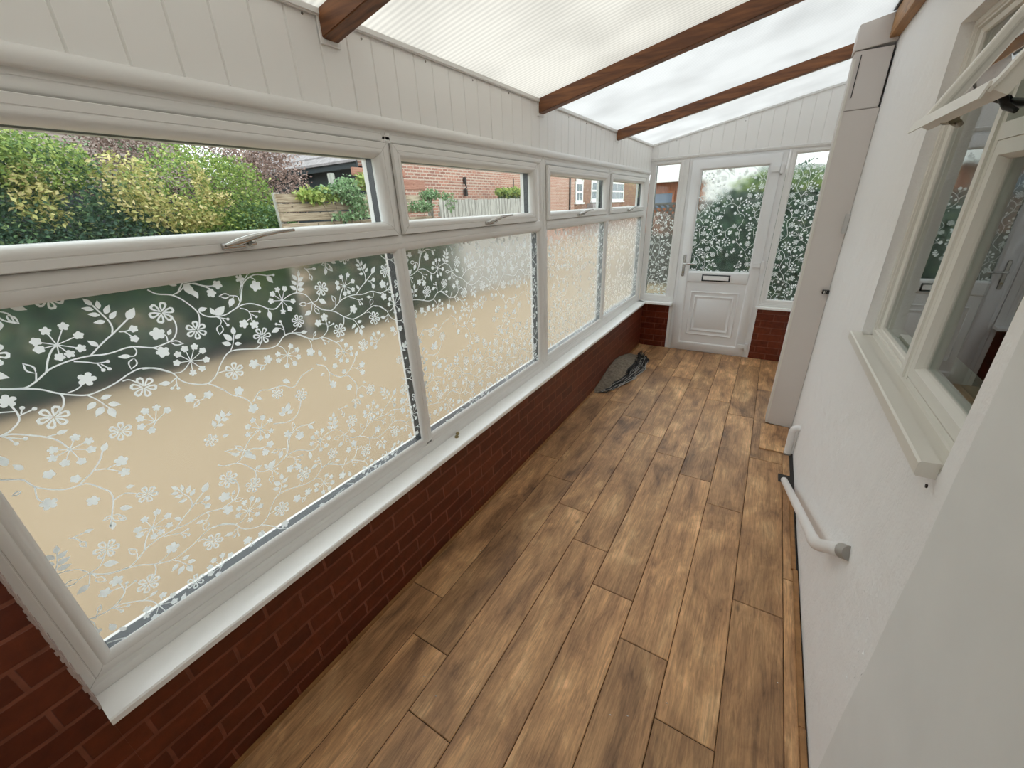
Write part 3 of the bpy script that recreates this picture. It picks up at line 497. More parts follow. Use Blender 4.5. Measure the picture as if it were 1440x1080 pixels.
# ------------------------------------------------------------------ cladding above the windows
cl = MB(); y = .4 - .1025 * 13
def board(mb, T, a, b, zb, zt0, zt1, n0):
    c = .0035
    for (p, q, na, nb) in ((a, a + c, n0 - .005, n0), (a + c, b - c, n0, n0), (b - c, b, n0, n0 - .005)):
        f = lambda u: zt0 + (zt1 - zt0) * (u - a) / (b - a)
        mb.quad(T(p, zb, na), T(q, zb, nb), T(q, f(q), nb), T(p, f(p), na))
while y < L - .001:
    a, b = y, min(y + .1025, L)
    if a > -1.0: board(cl, TL, a, b, 1.97, ZE + .012, ZE + .012, .004)
    y += .1025
clo = cl.build('cladding', M['clad'], wl, fix=False)
MB().box(-.09, -.002, Y0 - .1, L + .1, 1.99, ZE + .0).build('lintel', M['clad'], wl)
ce = MB(); x = .075 - .1025
while x < 1.75:
    a, b = max(x, 0), min(x + .1025, 1.75)
    board(ce, TE, a, b, 2.095, roof_z(a) + .012, roof_z(b) + .012, .006); x += .1025
ceo = ce.build('cladding', M['clad'], we, fix=False)
MB().hexa([(0, L + .0, 2.11), (1.9, L + .0, 2.11), (1.9, L + .1, 2.11), (0, L + .1, 2.11), (0, L, roof_z(0)), (1.9, L, roof_z(1.9)), (1.9, L + .1, roof_z(1.9)), (0, L + .1, roof_z(0))]).build('lintel', M['clad'], we)
scr = MB()
for (px, pz) in ((.97, 2.228), (1.18, 2.22), (1.49, 2.225), (1.80, 2.222), (2.11, 2.225), (2.55, 2.225), (2.86, 2.22), (3.17, 2.222), (3.47, 2.22), (.35, 2.225), (.15, 2.2)):
    scr = MB(); scr.tube([(.0035, px, pz), (.0062, px, pz)], .0035, 8); scr.build('screw', M['screw'], wl)
for (px, pz) in ((.25, 2.27), (.56, 2.33), (.87, 2.37)):
    scr = MB(); scr.tube([(px, L - .005, pz), (px, L - .0085, pz)], .0035, 8); scr.build('screw', M['screw'], we)
# trims: moulded ledge above the windows, and the angle under the roof
led = [(-.018, 0), (-.018, .012), (-.014, .016), (.004, .017), (.012, .014), (.018, .011), (.021, .007), (.021, 0)]
t1 = MB(); t1.bar(TL, -.1, L - .012, 1.986, led, False); t1 = t1.build('trim_1', M['upvc'], smooth=True); tag(t1, 'white moulded ledge above the long windows', kind='structure')
t2 = MB(); t2.bar(TE, .006, 1.75, 2.113, [(-.010, 0), (-.010, .014), (.006, .016), (.011, .010), (.011, 0)], False); t2 = t2.build('trim_2', M['upvc'], smooth=True); tag(t2, 'thin white trim over the end door frame', kind='structure')
t3 = MB().box(.003, .018, -.6, L - .004, ZE - .018, ZE + .001).build('trim_3', M['upvc'], bevel=.003); tag(t3, 'thin white trim where long cladding meets the roof', kind='structure')
t4 = MB(); t4.hexa([(0.004, L - .02, ZE - .016), (1.72, L - .02, roof_z(1.72) - .016), (1.72, L - .004, roof_z(1.72) - .016), (.004, L - .004, ZE - .016), (.004, L - .02, ZE + .0), (1.72, L - .02, roof_z(1.72)), (1.72, L - .004, roof_z(1.72)), (.004, L - .004, ZE)])
t4 = t4.build('trim_4', M['upvc']); tag(t4, 'thin white sloping trim under the roof at the end wall', kind='structure')

# ------------------------------------------------------------------ roof
RY = [Y0 - .3, 1.049, 2.454, 3.864, L + .35]
for i in range(4):
    a, b = RY[i], RY[i + 1]; r0, r1 = roof_z(-.22) + .002, roof_z(W + .0) + .002; t = .012
    p = [(-.22, a, r0), (W, a, r1), (W, b, r1), (-.22, b, r0), (-.22, a, r0 + t), (W, a, r1 + t), (W, b, r1 + t), (-.22, b, r0 + t)]
    o = MB().hexa(p).build('ceiling', M['roof_ribbed'] if i < 2 else M['roof_smooth'])
    tag(o, ['translucent roof sheet before the nearest rafter', 'cream ribbed translucent roof sheet between nearest and middle rafters', 'smooth translucent roof sheet between middle and far rafters', 'translucent roof sheet over the end door'][i], kind='structure')
lab = ['brown stained rafter nearest the camera', 'brown stained rafter in the middle of the roof', 'brown stained rafter farthest from camera, near the door']
for i, y in enumerate((1.02, 2.425, 3.835)):
    zb = 2.180; x1 = W - .002; tz = lambda x: roof_z(x) - .001; bz = lambda x: zb + SL * x - .0
    p = [(.0045, y, bz(0)), (x1, y, bz(x1)), (x1, y + .058, bz(x1)), (.0045, y + .058, bz(0)), (.0045, y, tz(0)), (x1, y, tz(x1)), (x1, y + .058, tz(x1)), (.0045, y + .058, tz(0))]
    o = MB().hexa(p).build('rafter', M['rafter'], bevel=.003); tag(o, lab[i], 'rafter', 'stained roof rafters')
    sp = MB().box(.0042, .012, y - .006, y + .064, zb - .012, ZE).build('shoe', M['upvc'], o)
wp = MB().box(1.640, W - .001, -.6, YC - .003, 2.458, 2.578).build('wall_plate', M['plate'], bevel=.002); tag(wp, 'golden brown timber wall plate along the top of the white wall', 'timber beam')
fs = MB().box(1.625, W - .001, -.6, YC - .003, 2.5785, 2.586).build('flashing', M['black'], wp)

# ------------------------------------------------------------------ pilaster / pipe boxing
def boxing():
    root = empty('pipe_boxing', ((XC + W) / 2, YC + .07, 0))
    x1 = W - .002
    # lower shaft with a ragged foot
    mb = MB(); n = 10; xx = np.linspace(XC, x1, n + 1); hz = [.010, .012, .006, .009, .006, .004, .006, .003, .003, .002, .002]
    for i in range(n):
        mb.quad((xx[i], YC, hz[i]), (xx[i + 1], YC, hz[i + 1]), (xx[i + 1], YC, 2.135), (xx[i], YC, 2.135))
    mb.quad((XC, YC, .01), (XC, YC, 2.135), (XC, YC + .14, 2.135), (XC, YC + .14, .002)); mb.quad((XC, YC, 2.135), (x1, YC, 2.135), (x1, YC + .14, 2.135), (XC, YC + .14, 2.135))
    mb.quad((x1, YC, .002), (x1, YC, 2.135), (x1, YC + .14, 2.135), (x1, YC + .14, .002)); mb.quad((XC, YC + .14, .002), (x1, YC + .14, .002), (x1, YC + .14, 2.135), (XC, YC + .14, 2.135))
    mb.build('lower_board', M['board_paint'], root)
    MB().box(XC - .0005, XC + .012, YC - .003, YC + .012, .012, 2.39).build('corner_bead', M['cream_paint'], root, bevel=.002)
    MB().box(XC + .001, x1 - .008, YC + .002, YC + .14, 2.138, 2.425).build('upper_board', M['board_paint'], root, bevel=.002)
    q = MB(); q.hexa([(XC - .006, YC - .008, 2.425), (x1, YC - .008, 2.445), (x1, YC + .14, 2.445), (XC - .006, YC + .14, 2.425), (XC - .006, YC - .008, roof_z(XC) - .004), (x1, YC - .008, roof_z(x1) - .004), (x1, YC + .14, roof_z(x1) - .004), (XC - .006, YC + .14, roof_z(XC) - .004)])
    q.build('head_board', M['board_paint'], root, bevel=.003)
    MB().box(XC + .03, XC + .034, YC - .001, YC + .004, 2.2, 2.405).build('crack', M['black'], root)
    MB().box(x1 - .0085, x1 - .003, YC + .004, YC + .05, 2.14, 2.42).build('gap', M['black'], root)
    MB().box(XC + .005, x1 - .008, YC - .0008, YC + .004, 2.1335, 2.1375).build('seam', simple('seam_line', (.3, .27, .25), .9), root)
    anchor(root)
    tag(root, 'tall cream boxed pillar against the white wall before the end door', 'boxing')
boxing()
jb = MB().box(W - .026, W - .001, YC - .034, YC - .004, 1.45, 1.565).build('cable_cover', simple('grey_plastic', (.56, .55, .53), .5), bevel=.004); tag(jb, 'small grey plastic cover on the wall beside the boxed pillar', 'cable cover')
bc = empty('wall_clip', (W - .02, YC - .012, 1.07))
MB().box(W - .04, W - .001, YC - .024, YC - .001, 1.062, 1.088).build('body', M['black'], bc, bevel=.002)
MB().box(W - .033, W - .026, YC - .0255, YC - .02, 1.066, 1.084).build('terminal', M['chrome'], bc); MB().box(W - .022, W - .018, YC - .0255, YC - .02, 1.066, 1.084).build('terminal', M['chrome'], bc)
anchor(bc); tag(bc, 'small black clip low on the edge of the boxed pillar', 'clip')
# ------------------------------------------------------------------ uPVC windows
FR = [(0, -.058), (0, 0), (.016, 0), (.017, -.0018), (.019, -.0018), (.020, 0), (.026, .001), (.034, .001), (.040, -.002), (.045, -.008), (.045, -.058)]
BEAD = [(-.004, -.024), (-.004, -.004), (.001, -.001), (.007, -.001), (.013, -.005), (.022, -.017), (.022, -.024)]
SASH = [(0, -.02), (0, .013), (.002, .016), (.020, .016), (.021, .0142), (.023, .0142), (.024, .016), (.030, .017), (.036, .015), (.044, .006), (.051, -.009), (.051, -.022), (.02, -.03)]
def sym(h, n, back=-.022):
    return [(-h, back), (-h, -.010), (-h + .006, -.003), (-h + .013, n), (-.006, n), (-.005, n - .0016), (-.003, n - .0016), (-.002, n), (h - .013, n), (h - .006, -.003), (h, -.010), (h, back)]
def rect(u0, u1, v0, v1): return [(u0, v0), (u1, v0), (u1, v1), (u0, v1)]
def slab(T, cl, n0, n1, name, m, parent):
    mb = MB(); a = [T(u, v, n0) for u, v in cl]; b = [T(u, v, n1) for u, v in cl]; k = len(cl)
    base = len(mb.v); mb.v += a + b
    mb.f.append(tuple(range(k))); mb.f.append(tuple(range(2 * k - 1, k - 1, -1)))
    for i in range(k): j = (i + 1) % k; mb.f.append((i, k + i, k + j, j))
    return mb.build(name, m, parent)
def spacer(T, u0, u1, v0, v1, n, parent, wd=.02, outer=True):
    MB().ring(T, u0 - wd, u1 + wd, v0 - wd, v1 + wd, [(0, n), (wd, n), (wd, n - .036), (0, n - .036)]).build('spacer', M['gasket'], parent)
    if outer: MB().ring(T, u0 - wd, u1 + wd, v0 - wd, v1 + wd, [(0, n - .037), (wd - .002, n - .037), (wd - .002, n - .050), (0, n - .050)]).build('outer_frame', M['upvc'], parent)
def plain_pane(T, cl, n, parent, name='pane', m='glass'):
    return slab(T, cl, n, n - .0035, name, M[m], parent)
def film(T, cl, n, parent, rot=False, ou=.112, ov=0):
    f = slab(T, cl, n, n - .003, 'frosted_film', M['frost'], parent)
    film_pattern(T, cl, n + .0007, f, rot, ou, ov); return f
def bead(T, u0, u1, v0, v1, parent, m='upvc', off=0):
    MB().ring(T, u0 - .022, u1 + .022, v0 - .022, v1 + .022, [(a, b + off) for a, b in BEAD]).build('glazing_bead', M[m], parent, smooth=True)
def lever(T, u, v, n, parent, sc_=1.0):
    """cranked chrome window fastener."""
    mb = MB(); q = lambda a, b, c: T(u + a * sc_, v + b * sc_, n + c * sc_)
    mb.tube([q(-.052, -.010, .004), q(-.030, -.010, .004), q(-.004, -.008, .005), q(.020, -.006, .004)], [.008, .0095, .011, .009], 12)
    mb.tube([q(-.002, -.006, .0), q(-.002, -.004, .022)], [.013, .010], 14)
    mb.tube([q(-.046, -.008, .012), q(-.024, -.002, .020), q(0, .004, .026), q(.025, .010, .034), q(.060, .014, .040), q(.100, .016, .044)], [.005, .009, .0095, .007, .0055, .0042], 10)
    mb.tube([q(-.002, -.004, .026), q(-.002, -.004, .031)], .0045, 10)
    return mb.build('handle', M['chrome'], parent)

def long_window(name, u0, u1, mull, lower, sashes, hand, label):
    w_ = empty(name, (0, (u0 + u1) / 2, ZS))
    MB().ring(TL, u0, u1, .603, 1.972, FR).bar(TL, u0, u1, .589, [(-.0135, -.058), (-.0135, .002), (.011, .002), (.0138, 0), (.0138, -.058)], False).build('frame', M['upvc'], w_, smooth=True)
    MB().bar(TL, .62, 1.96, mull, sym(.031, .001), True).bar(TL, .62, 1.96, mull, [(-.008, -.075), (-.008, -.022), (.008, -.022), (.008, -.075)], True).build('mullion', M['upvc'], w_, smooth=True)
    MB().bar(TL, u0 + .04, u1 - .04, 1.578, sym(.036, .002), False).build('transom', M['upvc'], w_, smooth=True)
    for (a, b) in lower:
        bead(TL, a, b, .662, 1.545, w_)
        cl_ = rect(a - .004, b + .004, .658, 1.549)
        film(TL, cl_, -.0195, w_)
        spacer(TL, a, b, .662, 1.545, -.024, w_)
    for (a, b), h in zip(sashes, hand):
        s = MB().ring(TL, a, b, 1.607, 1.924, SASH).build('sash', M['upvc'], w_, smooth=True)
        g = (a + .051, b - .051, 1.658, 1.873)
        plain_pane(TL, rect(g[0] - .004, g[1] + .004, g[2] - .004, g[3] + .004), -.012, s)
        MB().ring(TL, g[0] - .012, g[1] + .012, g[2] - .012, g[3] + .012, [(0, -.023), (.012, -.023), (.012, -.052), (0, -.052)]).build('spacer', M['gasket'], s)
        MB().ring(TL, g[0] - .012, g[1] + .012, g[2] - .012, g[3] + .012, [(0, -.053), (.012, -.053), (.012, -.075), (0, -.075)]).build('outer_frame', M['upvc'], s)
        MB().ring(TL, a - .004, b + .004, 1.603, 1.928, [(.001, .0022), (.0055, .0022), (.0055, .0032), (.001, .0032)]).build('seal', M['pipe_grey'], s)
        lever(TL, h, 1.634, .016, s, 1.22)
    mj = MB()
    def mitre(a, b, c, d, prof):
        for (u, su) in ((a, 1), (b, -1)):
            for (v, sv) in ((c, 1), (d, -1)):
                mj.tube([TL(u + su * q[0], v + sv * q[0], q[1] + .00005) for q in prof], .00045, 4)
    for (a, b) in sashes: mitre(a, b, 1.607, 1.924, SASH[2:12])
    mitre(u0, u1, .603, 1.972, FR[1:10])
    mj.build('mitre_joints', M['pipe_grey'], w_)
    anchor(w_); tag(w_, label, 'window', kind='structure'); return w_
long_window('window_1', -.055, 2.4965, 1.228, [(.010, 1.199), (1.257, 2.434)], [(-.030, 1.214), (1.240, 2.388)], [.625, 1.875],
            'nearest long white window of two bays with flowered frosted film')
long_window('window_2', 2.4995, 5.035, 3.747, [(2.562, 3.718), (3.776, 4.965)], [(2.530, 3.690), (3.762, 4.905)], [3.08, 4.33],
            'far long white window of two bays, next to the end wall')
cp = MB().box(-.058, .001, 5.036, L - .001, .576, 1.972).build('trim_5', M['upvc']); tag(cp, 'white corner post between long window and end sidelight', kind='structure')

# sills
def sill_prof(): return None
ms = MB()
ms.v += [(-.01, -.0545, .549), (.100, -.0545, .549), (.104, -.0545, .553), (.104, -.0545, .570), (.100, -.0545, .5745), (-.01, -.0545, .5745)]
k = 6; ms.v += [(p[0], L - (.001 if p[0] < .05 else .09 + .0), p[2]) for p in ms.v[:6]]
ms.v[7:11] = [(p[0], L - .095, p[2]) for p in ms.v[1:5]]
for i in range(6): j = (i + 1) % 6; ms.f.append((i, j, 6 + j, 6 + i))
ms.f += [tuple(range(6)), tuple(range(11, 5, -1))]
o = ms.build('trim_6', M['sill']); tag(o, 'long white glossy window sill over the brick wall', kind='structure')
ms = MB().box(.002, .407, L - .094, L - .001, .5495, .5745).build('trim_7', M['sill'], bevel=.003); tag(ms, 'short white sill under the left sidelight', kind='structure')
ms = MB().box(1.268, W - .001, L - .055, L - .001, .575, .597).build('trim_8', M['sill'], bevel=.003); tag(ms, 'short white sill under the right sidelight', kind='structure')

# end wall sidelights
def sidelight(name, u0, u1, v0, cl_, label, film_u, posts):
    w_ = empty(name, ((u0 + u1) / 2, L, v0))
    f = MB().ring(TE, u0, u1, v0 + .018, 2.104, FR).bar(TE, u0, u1, v0 + .009, [(-.0085, -.058), (-.0085, .002), (.008, .002), (.008, -.058)], False)
    for a, b in posts: f.box(a, b, L - .004, L + .058, .001 if a > .3 and a < 1.0 else v0, 2.104)
    f.build('frame', M['upvc'], w_, smooth=True)
    a, b, c, d = u0 + .062, u1 - .062, v0 + .078, 2.104 - .052
    bead(TE, a, b, c, d, w_)
    plain_pane(TE, rect(a - .004, b + .004, c - .004, d + .004), -.0205, w_)
    film(TE, cl_(a - .003, b + .003, c - .003, d + .003), -.0175, w_, True, *film_u)
    spacer(TE, a, b, c, d, -.0245, w_, wd=.015)
    anchor(w_); tag(w_, label, 'window', kind='structure')
sidelight('window_3', .004, .370, .575, lambda a, b, c, d: [(a, c), (b, c), (b, 1.50), (a + .12, 1.595), (a, 1.575)], 'narrow sidelight left of the door, its film peeling at the top', (.05, .31), [(.371, .404)])
sidelight('window_4', 1.293, 1.72, .597, lambda a, b, c, d: [(a, c), (b, c), (b, 1.945), (a, 1.955)], 'narrow sidelight between the door and the boxed pillar', (1.36, .17), [])

# end door
def end_door():
    d_ = empty('door_1', (.848, L, 0))
    MB().ring(TE, .406, 1.291, -.03, 2.104, [(0, -.058), (0, .0), (.010, 0), (.011, -.0016), (.013, -.0016), (.014, 0), (.030, 0), (.035, -.004), (.035, -.058)]).build('frame', M['upvc_door'], d_, smooth=True)
    MB().box(1.232, 1.262, L - .003, L + .05, .0005, 2.08).build('jamb_filler', M['upvc_door'], d_)
    lf = MB()
    SD = [(0, -.03), (0, .016), (.002, .018), (.078, .018), (.080, .0185), (.086, .016), (.094, .006), (.100, -.001), (.100, -.03)]
    lf.ring(TE, .440, 1.237, .014, 2.070, SD)
    lf.bar(TE, .535, 1.142, .882, [(-.066, -.03), (-.066, -.001), (-.060, .006), (-.052, .016), (-.046, .018), (.046, .018), (.052, .016), (.060, .006), (.066, -.001), (.066, -.03)], False)
    leaf_ = lf.build('leaf', M['upvc_door'], d_, smooth=True)
    a, b, c, e = .540, 1.137, .948, 1.970
    film(TE, rect(a - .003, b + .003, c - .003, e + .003), -.004, leaf_, True, .56, .10)
    plain_pane(TE, rect(a - .003, b + .003, c - .003, e + .003), -.008, leaf_)
    MB().ring(TE, a - .012, b + .012, c - .012, e + .012, [(0, -.013), (.012, -.013), (.012, -.038), (0, -.038)]).build('spacer', M['gasket'], leaf_)
    pn = MB(); pn.box(.53, 1.147, L - .002, L + .02, .105, .826)
    rm = [(0, -.002), (.003, .006), (.009, .010), (.015, .006), (.019, .002), (.024, .002), (.028, .0005), (.03, -.002)]
    pn.ring(TE, .590, 1.088, .205, .722, [(x, n + .003) for x, n in rm]); pn.ring(TE, .636, 1.040, .255, .672, [(x * 1.1, n + .003) for x, n in rm])
    pn.ring(TE, .668, 1.008, .287, .640, [(0, 0), (.006, .004), (.34 * .5, .004), (.17, 0)])
    pn.build('panel', M['upvc_door'], d_, smooth=True)
    lb = MB().ring(TE, .686, .972, .842, .914, [(0, .017), (0, .026), (.010, .028), (.012, .02), (.012, .017)]).build('letter_plate', M['gasket'], d_)
    MB().box(.699, .959, L - .027, L - .0185, .855, .901).build('flap', M['sill'], lb, bevel=.002)
    hb = MB().box(.464, .492, L - .026, L - .0182, .885, 1.125).build('handle', M['chrome'], d_, bevel=.006)
    MB().tube([(.478, L - .024, 1.03), (.478, L - .058, 1.03), (.486, L - .066, 1.03), (.52, L - .068, 1.032), (.60, L - .066, 1.028)], [.011, .010, .010, .009, .008], 12).build('lever', M['chrome'], hb)
    MB().tube([(.478, L - .024, .935), (.478, L - .032, .935)], .009, 14).build('lock_cylinder', M['brass'], hb)
    for z in (1.93, 1.03, .13):
        h = MB(); h.box(1.165, 1.236, L - .038, L - .0184, z - .022, z + .022); h.box(1.238, 1.266, L - .044, L - .0005, z - .040, z + .040)
        h.build('hinge', M['upvc_door'], d_, bevel=.003)
        if z > 1.9:
            MB().tube([(1.25, L - .02, z - .052), (1.25, L - .02, z - .0365)], .006, 10).build('hinge_pin', M['pipe_grey'], d_)
    anchor(d_); tag(d_, 'white end door with flowered frosted glass and square moulded panel', 'door', kind='structure')
end_door()

# ------------------------------------------------------------------ timber window of the house
def house_window():
    w_ = empty('window_5', (W, 1.64, 1.12))
    a, b, c, d = 1.084, 2.189, 1.116, 2.175
    cr = [(0, -.12), (0, -.036), (.002, -.034), (.018, -.034), (.020, -.040), (.026, -.040), (.028, -.050), (.034, -.052), (.034, -.12)]
    f = MB().ring(TR, a, b, c + .022, d, cr)
    f.build('frame', M['cream_paint'], w_)
    MB().bar(TR, 1.15, 2.15, 1.630, [(-.026, -.12), (-.026, -.032), (-.012, -.030), (-.010, -.024), (.018, -.024), (.026, -.032), (.026, -.120)], True).build('mullion', M['cream_paint'], w_)
    MB().bar(TR, 1.115, 1.606, 1.810, [(-.020, -.12), (-.020, -.030), (.016, -.028), (.020, -.036), (.020, -.12)], False).build('transom', M['cream_paint'], w_)
    # stepped inner cill
    s = MB(); s.bar(TR, a + .001, b - .001, 1.13, [(-.014, .0), (-.014, -.12), (.028, -.12), (.026, -.058), (.012, -.050), (.010, -.040), (.0, -.034), (-.002, 0)], False)
    s.build('inner_cill', M['cream_paint'], w_)
    # fixed light
    MB().ring(TR, 1.655, 2.158, 1.160, 2.144, [(0, -.048), (.012, -.054), (.014, -.060), (.014, -.09), (0, -.09)]).build('glazing_bead', M['cream_paint'], w_)
    plain_pane(TR, rect(1.66, 2.152, 1.165, 2.139), -.062, w_, 'fixed_pane', 'glass_house')
    # casement
    cs = MB().ring(TR, 1.116, 1.604, 1.160, 1.790, [(0, -.075), (0, -.034), (.002, -.032), (.034, -.032), (.036, -.036), (.042, -.048), (.044, -.054), (.044, -.075)]).build('casement', M['cream_paint'], w_)
    plain_pane(TR, rect(1.155, 1.565, 1.20, 1.75), -.058, cs, 'pane', 'glass_house')
    # open top-hung vent
    hz, hx = 2.128, W + .028; bx, bz = 1.553, 1.834
    ax = Vector((bx - hx, 0, bz - hz)); ln = ax.length; ax.normalize(); nr = Vector((ax.z, 0, -ax.x))
    if nr.x > 0: nr = -nr
    # nr: outer face direction (towards the room, upward/left)
    TV = lambda u, v, n: tuple(Vector((hx, u, hz)) + ax * (ln - v) + nr * n)
    pr = [(0, -.026), (0, -.003), (-.006, -.002), (-.006, .003), (.020, .003), (.023, .0), (.026, -.010), (.026, -.026)]
    v_ = MB().ring(TV, 1.126, 1.592, 0.004, ln, pr).build('vent_sash', M['cream_paint'], w_)
    plain_pane(TV, rect(1.148, 1.570, .024, ln - .022), -.014, v_, 'pane', 'glass_house')
    dr = MB(); dr.hexa([TV(1.115, -.014, .003), TV(1.603, -.014, .003), TV(1.603, .010, .0065), TV(1.115, .010, .0065), TV(1.115, -.015, .006), TV(1.603, -.015, .006), TV(1.603, .010, .011), TV(1.115, .010, .011)])
    dr.build('drip_rail', M['cream_paint'], v_)
    hk = MB(); hk.tube([TV(1.46, .012, -.026), TV(1.455, .010, -.040), TV(1.435, .006, -.048), TV(1.41, .004, -.046), TV(1.392, .004, -.036)], [.006, .006, .0055, .005, .004], 10); hk.tube([TV(1.475, .012, -.026), TV(1.44, .012, -.034)], .010, 10)
    hk.build('catch', simple('bronze_catch', (.30, .25, .18), .4, metal=.6), v_)
    # black stay between vent and casement
    k = MB()
    k.tube([TV(1.225, .015, -.028), TV(1.215, .015, -.042), TV(1.197, .015, -.050), TV(1.182, .015, -.040), TV(1.192, .015, -.028), TV(1.215, .015, -.027)], .0042, 10)
    k.tube([TV(1.20, .015, -.046), TV(1.17, .010, -.056), TV(1.13, .008, -.062)], [.005, .008, .0055], 10)
    k.tube([TV(1.185, .015, -.030), TV(1.165, .0, -.044), TV(1.15, -.004, -.058)], [.007, .006, .004], 10)
    k.build('stay', M['black'], v_)
    anchor(w_); tag(w_, 'cream painted timber window with its small top vent propped open', 'window', kind='structure')
house_window()
sl = MB(); sl.bar(TR, 1.088, 2.206, 1.119, [(-.019, .0005), (-.019, .033), (-.015, .037), (.014, .037), (.0185, .033), (.0205, .0005)], False)
slo = sl.build('trim_9', M['cream_paint']); tag(slo, 'projecting cream painted sill below the timber window', kind='structure')
sl2 = MB().box(W + .0005, W + .255, wy0 + .001, wy1 - .001, 1.1155, 1.1165).build('reveal_base', M['cream_paint'], slo)
hole = MB().tube([(W - .014, 1.079, 1.085), (W - .0115, 1.079, 1.085)], .0045, 10).build('screw_hole', M['black'], wr)

# room behind the timber window
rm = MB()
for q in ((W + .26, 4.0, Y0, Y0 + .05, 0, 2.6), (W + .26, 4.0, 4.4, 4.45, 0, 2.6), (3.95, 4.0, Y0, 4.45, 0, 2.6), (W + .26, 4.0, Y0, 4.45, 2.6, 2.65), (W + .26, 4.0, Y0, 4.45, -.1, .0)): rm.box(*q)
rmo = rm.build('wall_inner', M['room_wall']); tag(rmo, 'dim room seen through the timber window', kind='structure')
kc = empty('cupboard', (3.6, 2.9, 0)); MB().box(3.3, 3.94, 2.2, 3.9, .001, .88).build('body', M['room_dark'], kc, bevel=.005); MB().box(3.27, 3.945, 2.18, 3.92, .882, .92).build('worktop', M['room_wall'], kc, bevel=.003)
anchor(kc); tag(kc, 'dark cupboard inside the dim room behind the timber window', 'cupboard')

# ------------------------------------------------------------------ pipes on the white wall
p1 = empty('waste_pipe', (1.64, 1.5, .5))
MB().tube(catmull([(1.645, 1.475, .535), (1.634, 1.52, .497), (1.631, 1.57, .465), (1.631, 1.64, .435)], 4) + [(1.631, 2.0, .288), (1.631, 2.40, .124), (1.631, 2.70, -.002)], .0195, 20).build('run', M['pipe'], p1)
MB().tube(catmull([(W - .006, 1.392, .600), (1.664, 1.425, .577), (1.645, 1.475, .535), (1.634, 1.52, .497), (1.631, 1.57, .465), (1.631, 1.625, .441)], 5), .0225, 20).build('elbow', M['pipe'], p1)
MB().tube([(1.672, 1.412, .588), (1.662, 1.428, .574)], .026, 20).build('collar', M['pipe'], p1)
MB().tube([(W - .001, 1.386, .604), (1.670, 1.410, .588)], .0245, 20).build('wall_sleeve', M['pipe_grey'], p1)
anchor(p1); tag(p1, 'long white waste pipe sloping from the wall to the floor', 'pipe', 'white pipes on the white wall')
p2 = empty('overflow_pipe', (1.65, 3.05, 0))
MB().tube(catmull([(W - .001, 3.05, .213), (1.668, 3.05, .215), (1.652, 3.05, .205), (1.645, 3.05, .185), (1.646, 3.05, .16)], 5) + [(1.650, 3.05, .002)], .021, 18).build('bend', M['pipe'], p2)
MB().tube([(1.6755, 3.05, .185), (1.676, 3.05, .012)], .0065, 10).build('thin_pipe', M['pipe'], p2)
MB().tube([(1.650, 3.05, .0015), (1.650, 3.05, .012)], .025, 18).build('floor_collar', M['pipe_grey'], p2)
anchor(p2); tag(p2, 'short bent white pipe dropping to the floor near the boxed pillar', 'pipe', 'white pipes on the white wall')
cut = MB().box(1.597, 1.6645, 2.665, 2.76, .0002, .0012).build('floor_cutout', M['black']); tag(cut, 'dark square cut-out in the floor around the waste pipe', kind='structure')
fp = MB().box(1.478, 1.6635, 3.04, 3.455, .0004, .009).build('floor_board', M['floor'], bevel=.001)
at = fp.data.color_attributes.new('plank', 'FLOAT_COLOR', 'CORNER'); at.data.foreach_set('color', [.62, .55, .3, 1] * len(fp.data.loops))
tag(fp, 'loose laminate offcut raised on the floor at the foot of the boxed pillar', 'floor board')

# small things
kb = empty('brass_knob', (.024, 1.412, ZS))
MB().tube([(.030, 1.400, ZS), (.030, 1.400, ZS + .004), (.030, 1.400, ZS + .009)], [.011, .011, .007], 18).build('base', M['brass'], kb)
MB().tube([(.017, 1.424, ZS + .0), (.017, 1.424, ZS + .006), (.017, 1.424, ZS + .013)], [.008, .0105, .006], 18).build('cap', M['brass'], kb)
anchor(kb); tag(kb, 'tiny old brass knob lying on the long white sill', 'knob')

CRUMBS = [(1.091, .865), (1.257, 1.005), (.501, .594), (.238, 1.255), (.412, .624), (1.6, 1.281), (.451, 1.129), (.543, 2.186), (.731, 3.001), (1.145, .893)]
cr_ = MB(); random.seed(4)
for (x, y) in CRUMBS:
    r = .0022; cr_.tube([(x - r, y, .001), (x, y + random.uniform(-1, 1) * r, .0035), (x + r, y, .001)], [r * .5, r, r * .4], 6)
tag(cr_.build('crumbs', M['upvc']), 'tiny white paint crumbs scattered on the laminate floor', kind='stuff')

